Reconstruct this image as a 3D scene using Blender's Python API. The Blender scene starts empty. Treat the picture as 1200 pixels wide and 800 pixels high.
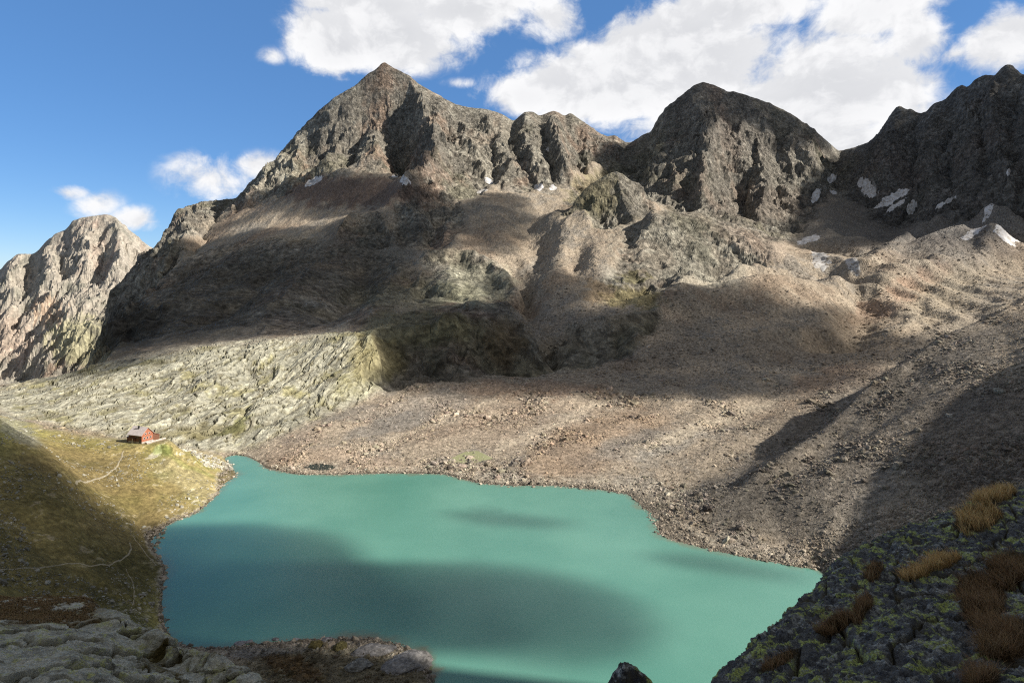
import bpy, math, random, time
T0 = time.time()
def tick(s): print('T', s, round(time.time()-T0, 1))
import numpy as np
from mathutils import Vector
from mathutils.geometry import delaunay_2d_cdt

# ------------------------------------------------------------------ camera geometry
H, F, U0, VH = 120.0, 720.0, 600.0, 330.0      # eye height over the lake, focal length, principal column, horizon row
SUN_AZ, SUN_EL = math.radians(104), math.radians(33)   # azimuth clockwise from the view direction (+Y)
SUN = np.array([math.sin(SUN_AZ)*math.cos(SUN_EL), math.cos(SUN_AZ)*math.cos(SUN_EL), math.sin(SUN_EL)])
scene = bpy.context.scene
COL = scene.collection
rng = np.random.default_rng(7)

def P(u, v, y):
    return ((u-U0)/F*y, y, H-(v-VH)/F*y)

# ------------------------------------------------------------------ noise
def _h(ix, iy, iz, seed):
    h = (ix.astype(np.uint32)*np.uint32(374761393)) ^ (iy.astype(np.uint32)*np.uint32(668265263)) ^ (np.uint32(0) if iz is None else iz.astype(np.uint32)*np.uint32(2147483647)) ^ np.uint32((seed*2654435761) & 0xffffffff)
    h = (h ^ (h >> np.uint32(13)))*np.uint32(1274126177)
    h = (h ^ (h >> np.uint32(15)))*np.uint32(2246822519)
    return h ^ (h >> np.uint32(14))

def hashf(ix, iy, seed, iz=None):
    with np.errstate(over='ignore'):
        return (_h(ix, iy, iz, seed) & np.uint32(0xffffff)).astype(np.float32)/np.float32(0xffffff)

def noise2(x, y, seed=0):
    x = np.asarray(x, np.float32); y = np.asarray(y, np.float32)
    if y.shape != x.shape: y = np.broadcast_to(y, x.shape)
    fx = np.floor(x); fy = np.floor(y)
    ix = fx.astype(np.int64); iy = fy.astype(np.int64)
    dx = x-fx; dy = y-fy
    sx = dx*dx*dx*(dx*(dx*6-15)+10); sy = dy*dy*dy*(dy*(dy*6-15)+10)
    def g(ox, oy):
        a = hashf(ix+ox, iy+oy, seed)*np.float32(6.2831853)
        return np.cos(a)*(dx-ox)+np.sin(a)*(dy-oy)
    a = g(0, 0)*(1-sx)+g(1, 0)*sx
    b = g(0, 1)*(1-sx)+g(1, 1)*sx
    return (a*(1-sy)+b*sy)*1.5

from concurrent.futures import ThreadPoolExecutor
POOL = ThreadPoolExecutor(4)
def rows(fn):
    # the same noise, reckoned in bands of rows on all cores
    def g(*a, **k):
        x = a[0]
        if not isinstance(x, np.ndarray) or x.ndim != 2 or x.shape[0] < 64: return fn(*a, **k)
        n = x.shape[0]; cuts = np.linspace(0, n, 25).astype(int)
        fs = [POOL.submit(fn, *[q[c0:c1] if isinstance(q, np.ndarray) and q.shape == x.shape else q for q in a], **k) for c0, c1 in zip(cuts[:-1], cuts[1:])]
        return np.concatenate([f.result() for f in fs], 0)
    return g

@rows
def fbm(x, y, octs=5, seed=0, gain=.5, lac=2.03):
    s = 0; a = 1.
    for k in range(octs):
        s = s+a*noise2(x+k*17.3, y-k*9.1, seed+k*7); x = x*lac; y = y*lac; a *= gain
    return s

@rows
def ridged(x, y, octs=5, seed=0, gain=.5, lac=2.07):
    s = 0; a = 1.; w = 1.
    for k in range(octs):
        n = 1-np.abs(noise2(x+k*11.7, y+k*5.3, seed+k*5))*1.6
        n = n*n*w; s = s+a*n; w = np.clip(n*1.6, 0, 1); x = x*lac; y = y*lac; a *= gain
    return s

def noise3(x, y, z, seed=0):
    fx = np.floor(x); fy = np.floor(y); fz = np.floor(z)
    ix = fx.astype(np.int64); iy = fy.astype(np.int64); iz = fz.astype(np.int64)
    dx = (x-fx).astype(np.float32); dy = (y-fy).astype(np.float32); dz = (z-fz).astype(np.float32)
    s = lambda t: t*t*(3-2*t)
    sx, sy, sz = s(dx), s(dy), s(dz)
    def g(a, b, c): return hashf(ix+a, iy+b, seed, iz+c)
    def L(a, b, t): return a+(b-a)*t
    r = L(L(L(g(0,0,0), g(1,0,0), sx), L(g(0,1,0), g(1,1,0), sx), sy), L(L(g(0,0,1), g(1,0,1), sx), L(g(0,1,1), g(1,1,1), sx), sy), sz)
    return r*2-1

def fbm3(x, y, z, octs=4, seed=0, gain=.5):
    s = 0; a = 1.
    for k in range(octs):
        s = s+a*noise3(x+k*3.1, y+k*7.7, z+k*1.3, seed+k*3); x = x*2.02; y = y*2.02; z = z*2.02; a *= gain
    return s

@rows
def gully(px, py, sx, sy, freq, octs, seed, gain=.52, lac=1.95, k0=1.0):
    """gullies and ribs that run down the slope (sx, sy) and branch"""
    out = np.zeros_like(px, dtype=np.float32); a = 1.0
    gx, gy = sx.copy(), sy.copy()
    for o in range(octs):
        L = np.sqrt(gx*gx+gy*gy)+1e-4
        tx, ty = -gy/L, gx/L
        qx, qy = (px*freq).astype(np.float64), (py*freq).astype(np.float64)
        cx, cy = np.floor(qx), np.floor(qy); fx = (qx-cx).astype(np.float32); fy = (qy-cy).astype(np.float32)
        ix = cx.astype(np.int64); iy = cy.astype(np.int64)
        C = 0; S = 0; W = 1e-6
        for ox in (-1, 0, 1):
            for oy in (-1, 0, 1):
                hx = hashf(ix+ox, iy+oy, seed+o*31)-.5; hy = hashf(ix+ox, iy+oy, seed+o*31+9)-.5
                vx = fx-ox-.5-hx*.8; vy = fy-oy-.5-hy*.8
                w = np.maximum(0, 1-(vx*vx+vy*vy)/2.2)**3
                ph = (vx*tx+vy*ty)*6.2831853*k0
                C = C+w*np.cos(ph); S = S+w*np.sin(ph); W = W+w
        C = C/W; S = S/W
        m = np.sqrt(C*C+S*S)+.15; C = C/m; S = S/m
        out += a*C
        gx = gx-S*tx*a*1.1*L; gy = gy-S*ty*a*1.1*L
        a *= gain; freq *= lac
    return out

def worley(x, y, seed=0):
    fx, fy = np.floor(x), np.floor(y); ix, iy = fx.astype(np.int64), fy.astype(np.int64)
    d1 = np.full(x.shape, 9.); d2 = np.full(x.shape, 9.); cid = np.zeros(x.shape)
    for ox in (-1, 0, 1):
        for oy in (-1, 0, 1):
            hx = hashf(ix+ox, iy+oy, seed); hy = hashf(ix+ox, iy+oy, seed+1); d = np.hypot(fx+ox+hx-x, fy+oy+hy-y)
            c = d < d1; d2 = np.where(c, d1, np.minimum(d2, d)); d1 = np.where(c, d, d1); cid = np.where(c, hashf(ix+ox, iy+oy, seed+2), cid)
    return d1, d2, cid
@rows
def worley_rows(x, y, seed=0): return np.stack(worley(x, y, seed), -1)

def smooth(t, a, b):
    t = np.clip((t-a)/(b-a), 0, 1); return t*t*(3-2*t)

def gauss(A, s, axis):
    if s <= 0: return A
    r = int(s*3)+1; k = np.exp(-.5*(np.arange(-r, r+1)/s)**2); k /= k.sum()
    pad = [(0, 0)]*A.ndim; pad[axis] = (r, r)
    B = np.pad(A, pad, mode='edge'); out = np.zeros_like(A)
    for i, w in enumerate(k):
        sl = [slice(None)]*A.ndim; sl[axis] = slice(i, i+A.shape[axis]); out += w*B[tuple(sl)]
    return out

# ------------------------------------------------------------------ survey: break lines of the terrain, (column, row, depth in m)
def V(*pts): return [(u, H-(v-VH)/F*y, y) for u, v, y in pts]
def Z(*pts): return [(u, z, y) for u, z, y in pts]
def shore(v): return H*F/(v-VH)

SKY_MAIN = [(190,275,2150),(200,262,2200),(205,248,2240),(215,242,2290),(235,236,2370),(250,235,2420),(277,232,2380),(293,213,2360),
 (317,190,2340),(347,157,2320),(373,130,2310),(393,113,2300),(417,100,2300),(430,87,2300),(442,80,2300),(450,72,2300),(458,78,2300),(477,87,2300),
 (493,100,2300),(517,113,2310),(533,122,2320),(550,126,2330),(570,128,2340),(587,133,2350),(602,142,2360),(608,137,2360),(615,131,2360),(625,131,2370),
 (632,136,2380),(647,130,2390),(655,132,2395),(662,136,2400),(668,132,2400),(677,138,2410),(690,147,2430),(705,157,2440),(713,160,2450),(720,158,2450),(732,166,2460),
 (740,167,2440),(750,160,2380),(763,153,2320),(770,140,2290),(783,123,2260),(803,108,2240),(813,100,2230),(825,96,2230),(837,100,2230),
 (847,104,2230),(853,108,2230),(860,107,2230),(870,110,2240),(900,120,2260),(927,133,2290),(950,149,2330),(967,163,2370),(983,177,2400),
 (1000,173,2340),(1017,167,2280),(1030,155,2230),(1045,132,2180),(1052,124,2160),(1057,125,2150),(1062,129,2140),(1067,127,2130),(1077,133,2110),
 (1087,130,2090),(1093,122,2070),(1107,117,2030),(1120,103,1990),(1128,99,1970),(1133,103,1960),(1143,93,1930),(1153,88,1900),(1167,88,1860),
 (1173,80,1840),(1180,75,1820),(1188,78,1800),(1193,83,1790),(1200,88,1770),(1230,72,1700),(1300,60,1500),(1400,66,1330),(1550,40,1150)]
SKY_FAR = [(-350,400,4600),(-200,370,4500),(-100,345,4400),(-30,325,4300),(0,316,4280),(10,305,4270),(22,297,4260),(38,298,4250),(45,293,4250),(55,281,4240),(68,272,4230),(80,268,4220),
 (82,260,4220),(95,255,4210),(110,253,4200),(125,251,4200),(135,254,4200),(150,268,4220),(165,280,4240),(178,291,4260),(215,310,4300),(260,330,4350)]
LAKE = [(262,536),(272,545),(281,556),(266,566),(256,580),(232,600),(200,612),(176,622),(171,632),(182,648),(194,664),(198,676),(192,688),(190,712),(191,736),
 (205,750),(230,757),(262,757),(300,752),(330,749),(350,747),(400,744),(440,745),(465,750),(490,760),(503,775),(508,790),(510,812),(560,835),(700,845),
 (850,838),(960,800),(1005,760),(1012,720),(990,690),(962,667),(920,662),(880,655),(830,645),(790,635),(768,627),(763,615),(772,603),
 (752,597),(745,590),(735,580),(700,574),(650,570),(600,570),(560,567),(540,562),(520,556),(450,555),(400,557),(345,556),(320,550),(305,542),(290,534),(275,532),(262,536)]

feats = []
def add(pts): feats.append(pts)
add(Z((-350,115.7,4),(600,115.7,4),(1550,115.7,4)))
add(Z((-350,99,30),(150,97,30),(600,98,30),(1000,97,30),(1550,99,30)))
add(Z((-350,66,100),(0,60,100),(300,50,100),(850,50,100),(1100,62,100),(1550,85,100)))
add(Z((-350,60,165),(-100,38,165),(0,27,165),(100,17,165),(200,7,165),(300,5,168),(520,3,160),(850,3,160),(1000,6,165),(1100,14,170),(1250,26,175),(1550,45,180)))
add([(u, 0.0, shore(v)) for u, v in LAKE])
add(Z(*[(u, -7.0, shore(v)) for u, v in [(225,640),(262,600),(330,575),(420,572),(520,578),(600,588),(690,592),(728,612),(745,640),(850,665),(930,690),(900,740),(700,790),(530,800),(500,740),(400,725),(300,730),(225,735),(215,690),(225,640)]]))
add(Z(*[(u, -3.0, shore(v)) for u, v in [(270,539),(276,544),(290,553),(304,563),(318,569)]]))
# near left hillside and its spur
add(V((-350,420,325),(-200,445,310),(-100,465,302),(0,490,296),(30,507,294),(60,530,292),(90,560,289),(120,590,288),(150,612,288),(166,627,290)))
add(V((-350,640,200),(-100,660,185),(0,700,176),(80,702,196),(150,712,210),(178,722,218)))
add(V((-350,560,240),(0,600,226),(80,620,236),(130,635,255),(170,655,260)))
# meadow hill with the hut
add(V((-350,430,380),(-100,470,370),(0,500,345),(60,528,330),(100,556,316),(140,592,303),(165,618,298)))
add(V((80,520,362),(110,540,345),(150,563,330),(185,590,318)))
add(V((60,503,388),(105,509,382),(145,517,378),(190,519,378),(225,530,388),(250,536,405)))
add(V((200,560,350),(235,556,368),(258,558,380)))
add(V((-350,450,480),(-100,478,455),(0,483,440),(60,500,425),(120,512,415),(200,522,416),(250,528,424)))
# the slab hill left of the moraine
add(V((-350,490,560),(-100,472,570),(0,453,600),(60,440,620),(130,424,640),(200,410,650),(250,404,660),(330,396,668),(400,387,670),(420,391,650),(432,384,660)))
add(V((0,468,510),(80,470,500),(150,467,510),(230,470,520),(300,455,560),(350,440,590),(400,415,620)))
add(V((262,512,445),(310,495,480),(360,465,530),(410,440,575)))
# rock / moraine contact
add(V((293,527,432),(343,497,470),(387,480,520),(433,463,560),(483,452,600),(520,445,625),(567,440,650),(610,436,680),(648,432,702),(700,424,716),(735,419,724),(752,408,750),(765,385,820),(777,358,900)))
# moraine in front
add(V((310,520,440),(400,505,470),(500,500,480),(600,512,455),(700,525,430),(770,540,405),(820,565,365)))
add(V((360,500,475),(440,480,525),(540,465,570),(640,465,575),(740,470,560),(840,480,520),(900,505,455)))
add(V((740,440,660),(820,425,700),(900,425,700),(980,415,730),(1060,405,760),(1130,398,760),(1200,380,760)))
# lateral moraine on the right, its crest and its lakeward slope
add(V((1550,230,640),(1400,275,580),(1300,312,530),(1200,354,482),(1167,374,466),(1100,401,444),(1067,427,425),(1017,460,400),(973,503,376),(933,531,356),(880,566,333),(820,598,312)))
add(Z((1550,140,800),(1300,96,640),(1200,84,590),(1100,62,540),(1067,50,520),(1017,34,490),(973,19,455),(933,11,425),(880,5,390)))
add(V((800,622,296),(860,628,285),(920,635,278),(970,632,268),(1000,650,258)))
add(V((900,590,308),(960,585,298),(1030,592,280),(1062,606,266)))
add(V((960,550,330),(1040,540,315),(1110,566,270),(1200,575,246),(1400,560,235),(1550,540,230)))
add(V((1010,500,360),(1100,480,345),(1200,450,335),(1400,400,330),(1550,350,340)))
# dark hump and second cliff
add(V((432,388,665),(480,376,700),(510,367,716),(540,361,724),(570,366,735),(592,374,742),(630,395,746),(647,416,728)))
add(V((440,376,760),(500,366,800),(560,358,830),(600,365,840),(630,385,800)))
add(V((655,398,775),(680,386,790),(720,381,800),(750,377,810),(772,366,850)))
add(V((645,410,770),(650,392,830),(700,372,880),(750,360,900)))
# big smooth moraine hump
add(V((777,358,905),(800,341,950),(830,331,985),(870,321,1010),(905,317,1020),(940,323,1030),(985,332,1040),(1020,345,1010),(1045,372,900)))
add(V((790,390,800),(850,375,850),(920,370,880),(985,380,850),(1045,400,770)))
add(Z((760,82,985),(800,90,1020),(850,98,1060),(900,104,1080),(960,100,1090)))
add(V((1045,372,905),(1060,340,1020),(1090,320,1110),(1140,315,1140),(1200,318,1130),(1350,300,1050),(1550,260,1000)))
add(V((1130,360,930),(1200,350,900),(1400,310,850),(1550,280,850)))
# upper lateral moraine
add(V((1010,322,1130),(1033,306,1200),(1050,293,1240),(1077,277,1280),(1105,263,1290),(1133,257,1280),(1141,272,1260),(1163,261,1250),(1182,272,1220),(1205,285,1180),(1350,270,1080),(1550,230,1020)))
add(Z((1050,178,1340),(1077,188,1370),(1133,205,1370),(1163,205,1340),(1205,180,1270)))
# rocky platform
add(V((763,240,1360),(790,247,1360),(817,245,1350),(843,252,1330),(867,263,1300),(900,280,1250),(917,296,1200),(955,312,1150),(1000,326,1110)))
add(Z((763,255,1460),(817,250,1460),(867,225,1420),(917,180,1350),(960,160,1280)))
add(V((690,300,1180),(740,290,1210),(800,290,1210),(860,305,1130)))
add(V((690,335,1030),(705,328,1050),(735,325,1060),(770,320,1070),(800,322,1060)))
add(V((690,350,960),(705,347,975),(735,345,985),(760,350,970),(790,345,985)))
# knob
add(V((640,252,1480),(652,246,1500),(668,236,1510),(680,216,1530),(700,203,1545),(720,195,1555),(738,199,1555),(754,211,1550),(761,232,1500)))
add(Z((640,300,1640),(680,315,1680),(720,325,1700),(760,320,1660)))
add(V((655,268,1400),(690,270,1390),(720,268,1390),(750,256,1410)))
# scree corridor between main spur and knob
add(V((570,214,1900),(590,222,1870),(620,224,1860),(650,223,1880),(680,220,1950)))
add(V((560,232,1750),(600,240,1690),(640,243,1640)))
add(V((570,285,1430),(610,283,1440),(650,285,1400)))
add(V((605,330,1170),(640,325,1190),(680,318,1190)))
add(V((608,365,960),(640,372,900),(680,355,940)))
# lit slab knoll
add(V((470,318,1200),(500,305,1250),(530,302,1260),(560,309,1240),(590,324,1190),(606,350,1060)))
add(V((480,350,950),(540,350,980),(585,360,930)))
# flank of the main mountain
add(V((125,424,690),(200,409,710),(300,397,740),(400,389,755)))
add(V((150,395,900),(200,378,940),(300,358,980),(400,348,1020),(470,342,1040)))
add(V((195,340,1330),(250,320,1400),(320,305,1380),(400,300,1380),(460,305,1330)))
add(V((215,290,1720),(260,272,1780),(300,262,1760),(350,262,1690),(380,265,1620)))
add(V((385,276,1500),(400,264,1530),(420,260,1540),(442,262,1530),(456,272,1490)))
add(V((392,288,1440),(420,287,1430),(452,288,1430)))
# bowl
add(V((262,250,2000),(287,240,1950),(317,232,1930),(337,218,1920),(357,213,1910),(373,208,1900),(393,200,1900),(410,197,1900),(427,202,1900),(450,206,1880),(470,206,1870),(485,209,1850)))
add(V((310,246,1820),(350,244,1790),(400,246,1750),(440,245,1730)))
add(V((345,187,2150),(400,165,2200),(440,158,2235),(482,150,2240)))
add(V((380,195,1970),(430,190,2000),(470,188,2010),(490,184,1985)))
# arete
add(V((477,87,2300),(484,117,2240),(497,143,2120),(507,163,2000),(511,183,1880),(496,203,1780),(481,217,1710),(470,237,1650),(445,254,1590)))
add(V((505,240,1640),(520,262,1520),(500,280,1440)))
add(V((533,135,2270),(540,165,2130),(556,190,1980),(566,210,1900)))
add(V((525,185,1990),(537,205,1900),(547,225,1780)))
# right peak
add(V((803,108,2240),(790,135,2170),(775,170,2060),(766,198,1950),(757,222,1850)))
add(V((757,222,1850),(780,243,1720),(820,247,1690),(870,262,1620),(905,272,1640),(940,262,1750),(965,235,1950)))
add(V((735,205,2130),(750,185,2230)))
add(V((825,96,2230),(850,150,2090),(880,195,1950),(895,240,1780)))
add(V((905,150,2170),(915,200,2000),(925,240,1850)))
add(V((866,205,1960),(868,245,1750)))
# right cirque
add(V((983,177,2400),(985,215,2150),(975,240,2000)))
add(V((930,283,1600),(970,290,1480),(1010,290,1420),(1040,288,1430)))
add(V((975,240,2000),(1010,245,1900),(1050,268,1680),(1100,262,1560),(1150,254,1470),(1200,258,1380),(1300,245,1250),(1550,200,1080)))
add(V((1067,127,2130),(1062,165,2030),(1058,205,1880)))
add(V((1120,103,1990),(1132,147,1830),(1140,190,1700)))
add(V((1180,75,1820),(1185,130,1700),(1175,200,1530)))
# west ridge and the outlet valley, far mountain
add(V((190,275,2150),(178,290,2080),(155,312,1980),(137,329,1900)))
add(Z((190,60,2400),(170,-60,2330),(150,-140,2280),(125,-210,2250)))
add(Z((190,-300,2900),(150,-290,2850),(100,-290,2800),(50,-350,2800),(-50,-370,2850),(-350,-330,2750)))
add(V((115,424,1010),(118,400,1060),(130,373,1160),(143,360,1250),(167,337,1420),(187,318,1560),(193,300,1680),(204,278,1880),(216,256,2120)))
add(Z((60,-80,1000),(78,-140,1250),(112,-170,1550),(132,-60,1600)))
add(Z((-350,-60,900),(-100,-50,850),(0,-40,820),(60,-40,800)))
add(Z((-350,-220,2200),(0,-340,2250),(60,-330,2300),(110,-270,2350)))
add(V((-350,470,3100),(-100,455,3150),(0,447,3200),(20,447,3150)))
add(V((30,447,3100),(43,417,3200),(60,390,3300),(80,360,3400),(110,345,3480),(140,335,3550)))
add(V((0,400,3500),(40,375,3600),(70,340,3700)))
add(V((60,288,4150),(75,330,3850)))
add(V((125,251,4200),(118,290,4000),(105,330,3750)))
add([(u, H-(v-VH)/F*y, y) for u, v, y in SKY_FAR])
add([(u, H-(v-VH)/F*y, y) for u, v, y in SKY_MAIN])
add([(u, (H-(v-VH)/F*y)-(750 if u < 330 else 380 if u > 480 else 600), y+(260 if u < 480 else 330)) for u, v, y in SKY_MAIN[::3]])
add([(u, z, 5200) for u, z in ((-350, -300), (0, -300), (200, -450), (320, -450), (450, -350), (700, -200), (1100, -200), (1550, -200))])
add(Z((230, -430, 3100), (300, -400, 3200), (380, -350, 3200)))
add([(u, -200, 5200-100*k) for k, u in ((0, -350), (0, 0))])

UMIN, UMAX = -330.0, 1530.0
KL = 260.0
def build_tin():
    verts, zs, edges, key = [], [], [], {}
    def vid(u, z, y):
        k = (round(u, 2), round(y, 1))
        if k not in key:
            key[k] = len(verts); verts.append(Vector((u, KL*math.log(y)))); zs.append(z)
        return key[k]
    for f in feats:
        for (a, b) in zip(f[:-1], f[1:]):
            n = max(1, int(math.hypot(b[0]-a[0], KL*math.log(b[2]/a[2]))/22))
            prev = vid(*a)
            for k in range(1, n+1):
                t = k/n
                y = a[2]+(b[2]-a[2])*t
                cur = vid(a[0]+(b[0]-a[0])*t, a[1]+(b[1]-a[1])*t, y)
                if cur != prev: edges.append((prev, cur))
                prev = cur
    ov, oe, of, orig, _, _ = delaunay_2d_cdt(verts, edges, [], 0, 1e-4)
    z2 = np.zeros(len(ov)); V2 = np.array([(p.x, p.y) for p in ov]); V1 = np.array([(p.x, p.y) for p in verts]); zs = np.array(zs)
    for i, o in enumerate(orig):
        if o: z2[i] = zs[o[0]]
        else:
            d = ((V1-V2[i])**2).sum(1); j = np.argsort(d)[:2]; w = 1/(np.sqrt(d[j])+1e-3); z2[i] = (zs[j]*w).sum()/w.sum()
    return V2, z2, of
V2, z2, tris = build_tin()

# rasterise the survey to a coarse (column, log depth) grid
CU, CY = 931, 1400
gu = np.linspace(UMIN, UMAX, CU); gl = np.linspace(KL*math.log(4.05), KL*math.log(5150), CY)
G = np.full((CY, CU), np.nan)
for t in tris:
    for k in range(1, len(t)-1):
        a, b, c = V2[t[0]], V2[t[k]], V2[t[k+1]]
        i0, i1 = np.searchsorted(gu, min(a[0], b[0], c[0])), np.searchsorted(gu, max(a[0], b[0], c[0]), 'right')
        j0, j1 = np.searchsorted(gl, min(a[1], b[1], c[1])), np.searchsorted(gl, max(a[1], b[1], c[1]), 'right')
        if i1 <= i0 or j1 <= j0: continue
        X, Y = np.meshgrid(gu[i0:i1], gl[j0:j1])
        d = (b[1]-c[1])*(a[0]-c[0])+(c[0]-b[0])*(a[1]-c[1])
        if abs(d) < 1e-9: continue
        w0 = ((b[1]-c[1])*(X-c[0])+(c[0]-b[0])*(Y-c[1]))/d
        w1 = ((c[1]-a[1])*(X-c[0])+(a[0]-c[0])*(Y-c[1]))/d
        w2 = 1-w0-w1
        m = (w0 >= -1e-6) & (w1 >= -1e-6) & (w2 >= -1e-6)
        sub = G[j0:j1, i0:i1]; sub[m] = (w0*z2[t[0]]+w1*z2[t[k]]+w2*z2[t[k+1]])[m]
bad = np.isnan(G)
for j in range(1, CY):
    m = bad[j] & ~np.isnan(G[j-1]); G[j][m] = G[j-1][m]
G = np.nan_to_num(G, nan=115.)
print('survey', len(V2), 'holes', bad.sum())
def sample(A, u, y):
    fu = np.clip((u-gu[0])/(gu[1]-gu[0]), 0, CU-1.001); fl = np.clip((KL*np.log(y)-gl[0])/(gl[1]-gl[0]), 0, CY-1.001)
    i = fu.astype(int); j = fl.astype(int); a = fu-i; b = fl-j
    return (A[j, i]*(1-a)+A[j, i+1]*a)*(1-b)+(A[j+1, i]*(1-a)+A[j+1, i+1]*a)*b
Gs = gauss(gauss(G, 1.0, 0), 1.2, 1)
Gm = gauss(gauss(G, 3, 0), 3.5, 1)          # softened: moraines and meadows
Gb = gauss(gauss(G, 8, 0), 9, 1)          # broad form: the direction the gullies follow

# ------------------------------------------------------------------ what the ground is made of (1200 x 800 survey map)
def poly_mask(poly, blur=3.0):
    X, Y = np.meshgrid(np.arange(-330, 1530, 2)+.5, np.arange(0, 860, 2)+.5)
    ins = np.zeros(X.shape, bool); n = len(poly)
    for k in range(n):
        x0, y0 = poly[k]; x1, y1 = poly[(k+1) % n]
        if y0 == y1: continue
        c = ((y0 > Y) != (y1 > Y)) & (X < (x1-x0)*(Y-y0)/(y1-y0)+x0)
        ins ^= c
    return gauss(gauss(ins.astype(np.float32), blur/2, 0), blur/2, 1)
def map_sample(M, u, v):
    a = np.clip((u+330-.5)/2, 0, M.shape[1]-1.001); b = np.clip((v-.5)/2, 0, M.shape[0]-1.001)
    i = a.astype(int); j = b.astype(int); a = a-i; b = b-j
    return (M[j, i]*(1-a)+M[j, i+1]*a)*(1-b)+(M[j+1, i]*(1-a)+M[j+1, i+1]*a)*b

CLIFF = [
 [(287,240),(320,230),(340,217),(375,206),(412,196),(430,203),(468,205),(484,208),(470,240),(458,262),(470,285),(520,290),(545,262),(530,235),(560,228),(572,214),(600,221),(648,222),(668,214),(690,180),(735,200),(757,225),(790,246),(820,246),(868,262),(905,284),(935,278),(962,236),(985,225),(1010,243),(1048,268),(1100,262),(1150,254),(1180,235),(1200,262),(1530,250),(1530,0),(200,0),(150,330),(180,330),(205,300),(240,262)],
 [(115,425),(118,395),(132,370),(160,345),(190,345),(215,370),(200,395),(150,410)],
 [(395,285),(398,262),(445,258),(462,280),(440,290)],
 [(650,250),(680,212),(720,190),(757,205),(765,240),(740,262),(700,262),(690,240)],
 [(735,268),(770,246),(850,256),(900,285),(880,310),(840,335),(800,330),(790,350),(765,360),(745,345),(700,345),(690,330),(725,305)],
 [(438,385),(470,372),(545,358),(600,372),(640,398),(650,432),(610,436),(565,440),(520,445),(483,452),(462,456),(428,436),(446,410)],
 [(650,430),(645,402),(665,388),(720,380),(775,365),(760,390),(738,420)],
 [(480,345),(500,305),(545,300),(590,322),(607,350),(600,372),(560,360),(500,368)],
 [(-330,480),(-330,200),(60,200),(200,230),(200,300),(170,340),(135,365),(118,395),(112,428),(60,440),(0,450)],
]
SLAB = [[(-330,478),(0,452),(130,422),(250,402),(400,386),(438,385),(446,410),(428,436),(462,456),(433,463),(390,480),(343,498),(293,528),(262,530),(190,518),(120,508),(60,497),(0,482),(-330,500)]]
GRASS = [[(60,505),(110,512),(200,520),(262,534),(285,556),(262,572),(235,602),(176,625),(200,676),(192,740),(-330,730),(-330,470),(0,488)]]
FAR = [[(-330,480),(-330,200),(60,200),(130,240),(200,300),(137,330),(170,336),(140,362),(118,395),(112,428),(60,442),(0,452)]]
mk = lambda L, b=3: np.clip(sum(poly_mask(p, b) for p in L), 0, 1)
FLANK = [[(120,425),(118,400),(150,360),(200,310),(250,285),(330,275),(380,285),(470,295),(500,330),(480,350),(440,380),(400,386),(330,396),(200,409)]]
M_cliff, M_slab, M_grass, M_far = np.maximum(mk(CLIFF, 4), .75*mk(FLANK, 14)), mk(SLAB), mk(GRASS), mk(FAR, 2)

# ------------------------------------------------------------------ final grid: rows spread by how large the ground shows
NU, NY = 1560, 1350
cu = np.linspace(UMIN, UMAX, NU)
py = np.exp(gl/KL)
px_row = -(Gm-H)/py[:, None]*F
dv = np.diff(px_row, axis=0)                     # going away: negative = facing the viewer
dens = np.where(dv < 0, -dv, .12*dv)
dens = dens+np.clip(np.diff(gl), 0, None)[:, None]/KL*np.interp(py[1:], [4, 120, 170, 300, 1000, 2400, 3000, 5200], [10, 30, 220, 260, 200, 200, 90, 60])[:, None]
dens = gauss(gauss(dens, 6, 0), 8, 1)
cum = np.vstack([np.zeros((1, CU)), np.cumsum(dens, 0)]); cum /= cum[-1]
Lrow = np.empty((NY, CU)); tt = np.linspace(0, 1, NY)
for i in range(CU): Lrow[:, i] = np.interp(tt, cum[:, i], gl)
Lg = np.empty((NY, NU))
for j in range(NY): Lg[j] = np.interp(cu, gu, Lrow[j])
Y = np.exp(Lg/KL); U = np.broadcast_to(cu, Y.shape).copy()
X = (U-U0)/F*Y
Zs, Zm = sample(Gs, U, Y), sample(Gm, U, Y)
Vv = VH-(Zs-H)/Y*F
# slope of the broad form in the world
dl = gl[1]-gl[0]; Gy = np.gradient(Gb, axis=0)/dl*KL/py[:, None]; Gu_ = np.gradient(Gb, axis=1)/(gu[1]-gu[0])
Gx = Gu_*F/py[:, None]; Gy = Gy-Gx*((gu-U0)/F)[None, :]
SX, SY = sample(Gx, U, Y).astype(np.float32), sample(Gy, U, Y).astype(np.float32)
SL = np.sqrt(SX**2+SY**2)
wob = 5*np.clip(Y/1200, .25, 2)
wu = U+fbm(X/60, Y/60, 4, 3)*6; wv = Vv+fbm(X/60+9, Y/60, 4, 5)*5
cl = map_sample(M_cliff, wu, wv); sb = map_sample(M_slab, wu, wv); gr = map_sample(M_grass, wu, wv); fr = map_sample(M_far, U, Vv)*(Y > 2800)
fr = (Y > 2750).astype(np.float32)*smooth(-U, -230, -200)
cl = np.where(Y < 560, 0, cl); sb = np.where((Y < 400) | (Y > 760), 0, sb); gr = np.where((Y > 420) | (U > 330), 0, gr)
near = (Y < 175)
# base height
hard = np.clip(cl+.6*sb, 0, 1)
Zb = Zs*hard+Zm*(1-hard)
shoreband = smooth(Y, 170, 176)*smooth(Y, 470, 420)
Zb = Zb*(1-shoreband*.8)+Zs*shoreband*.8
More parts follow.
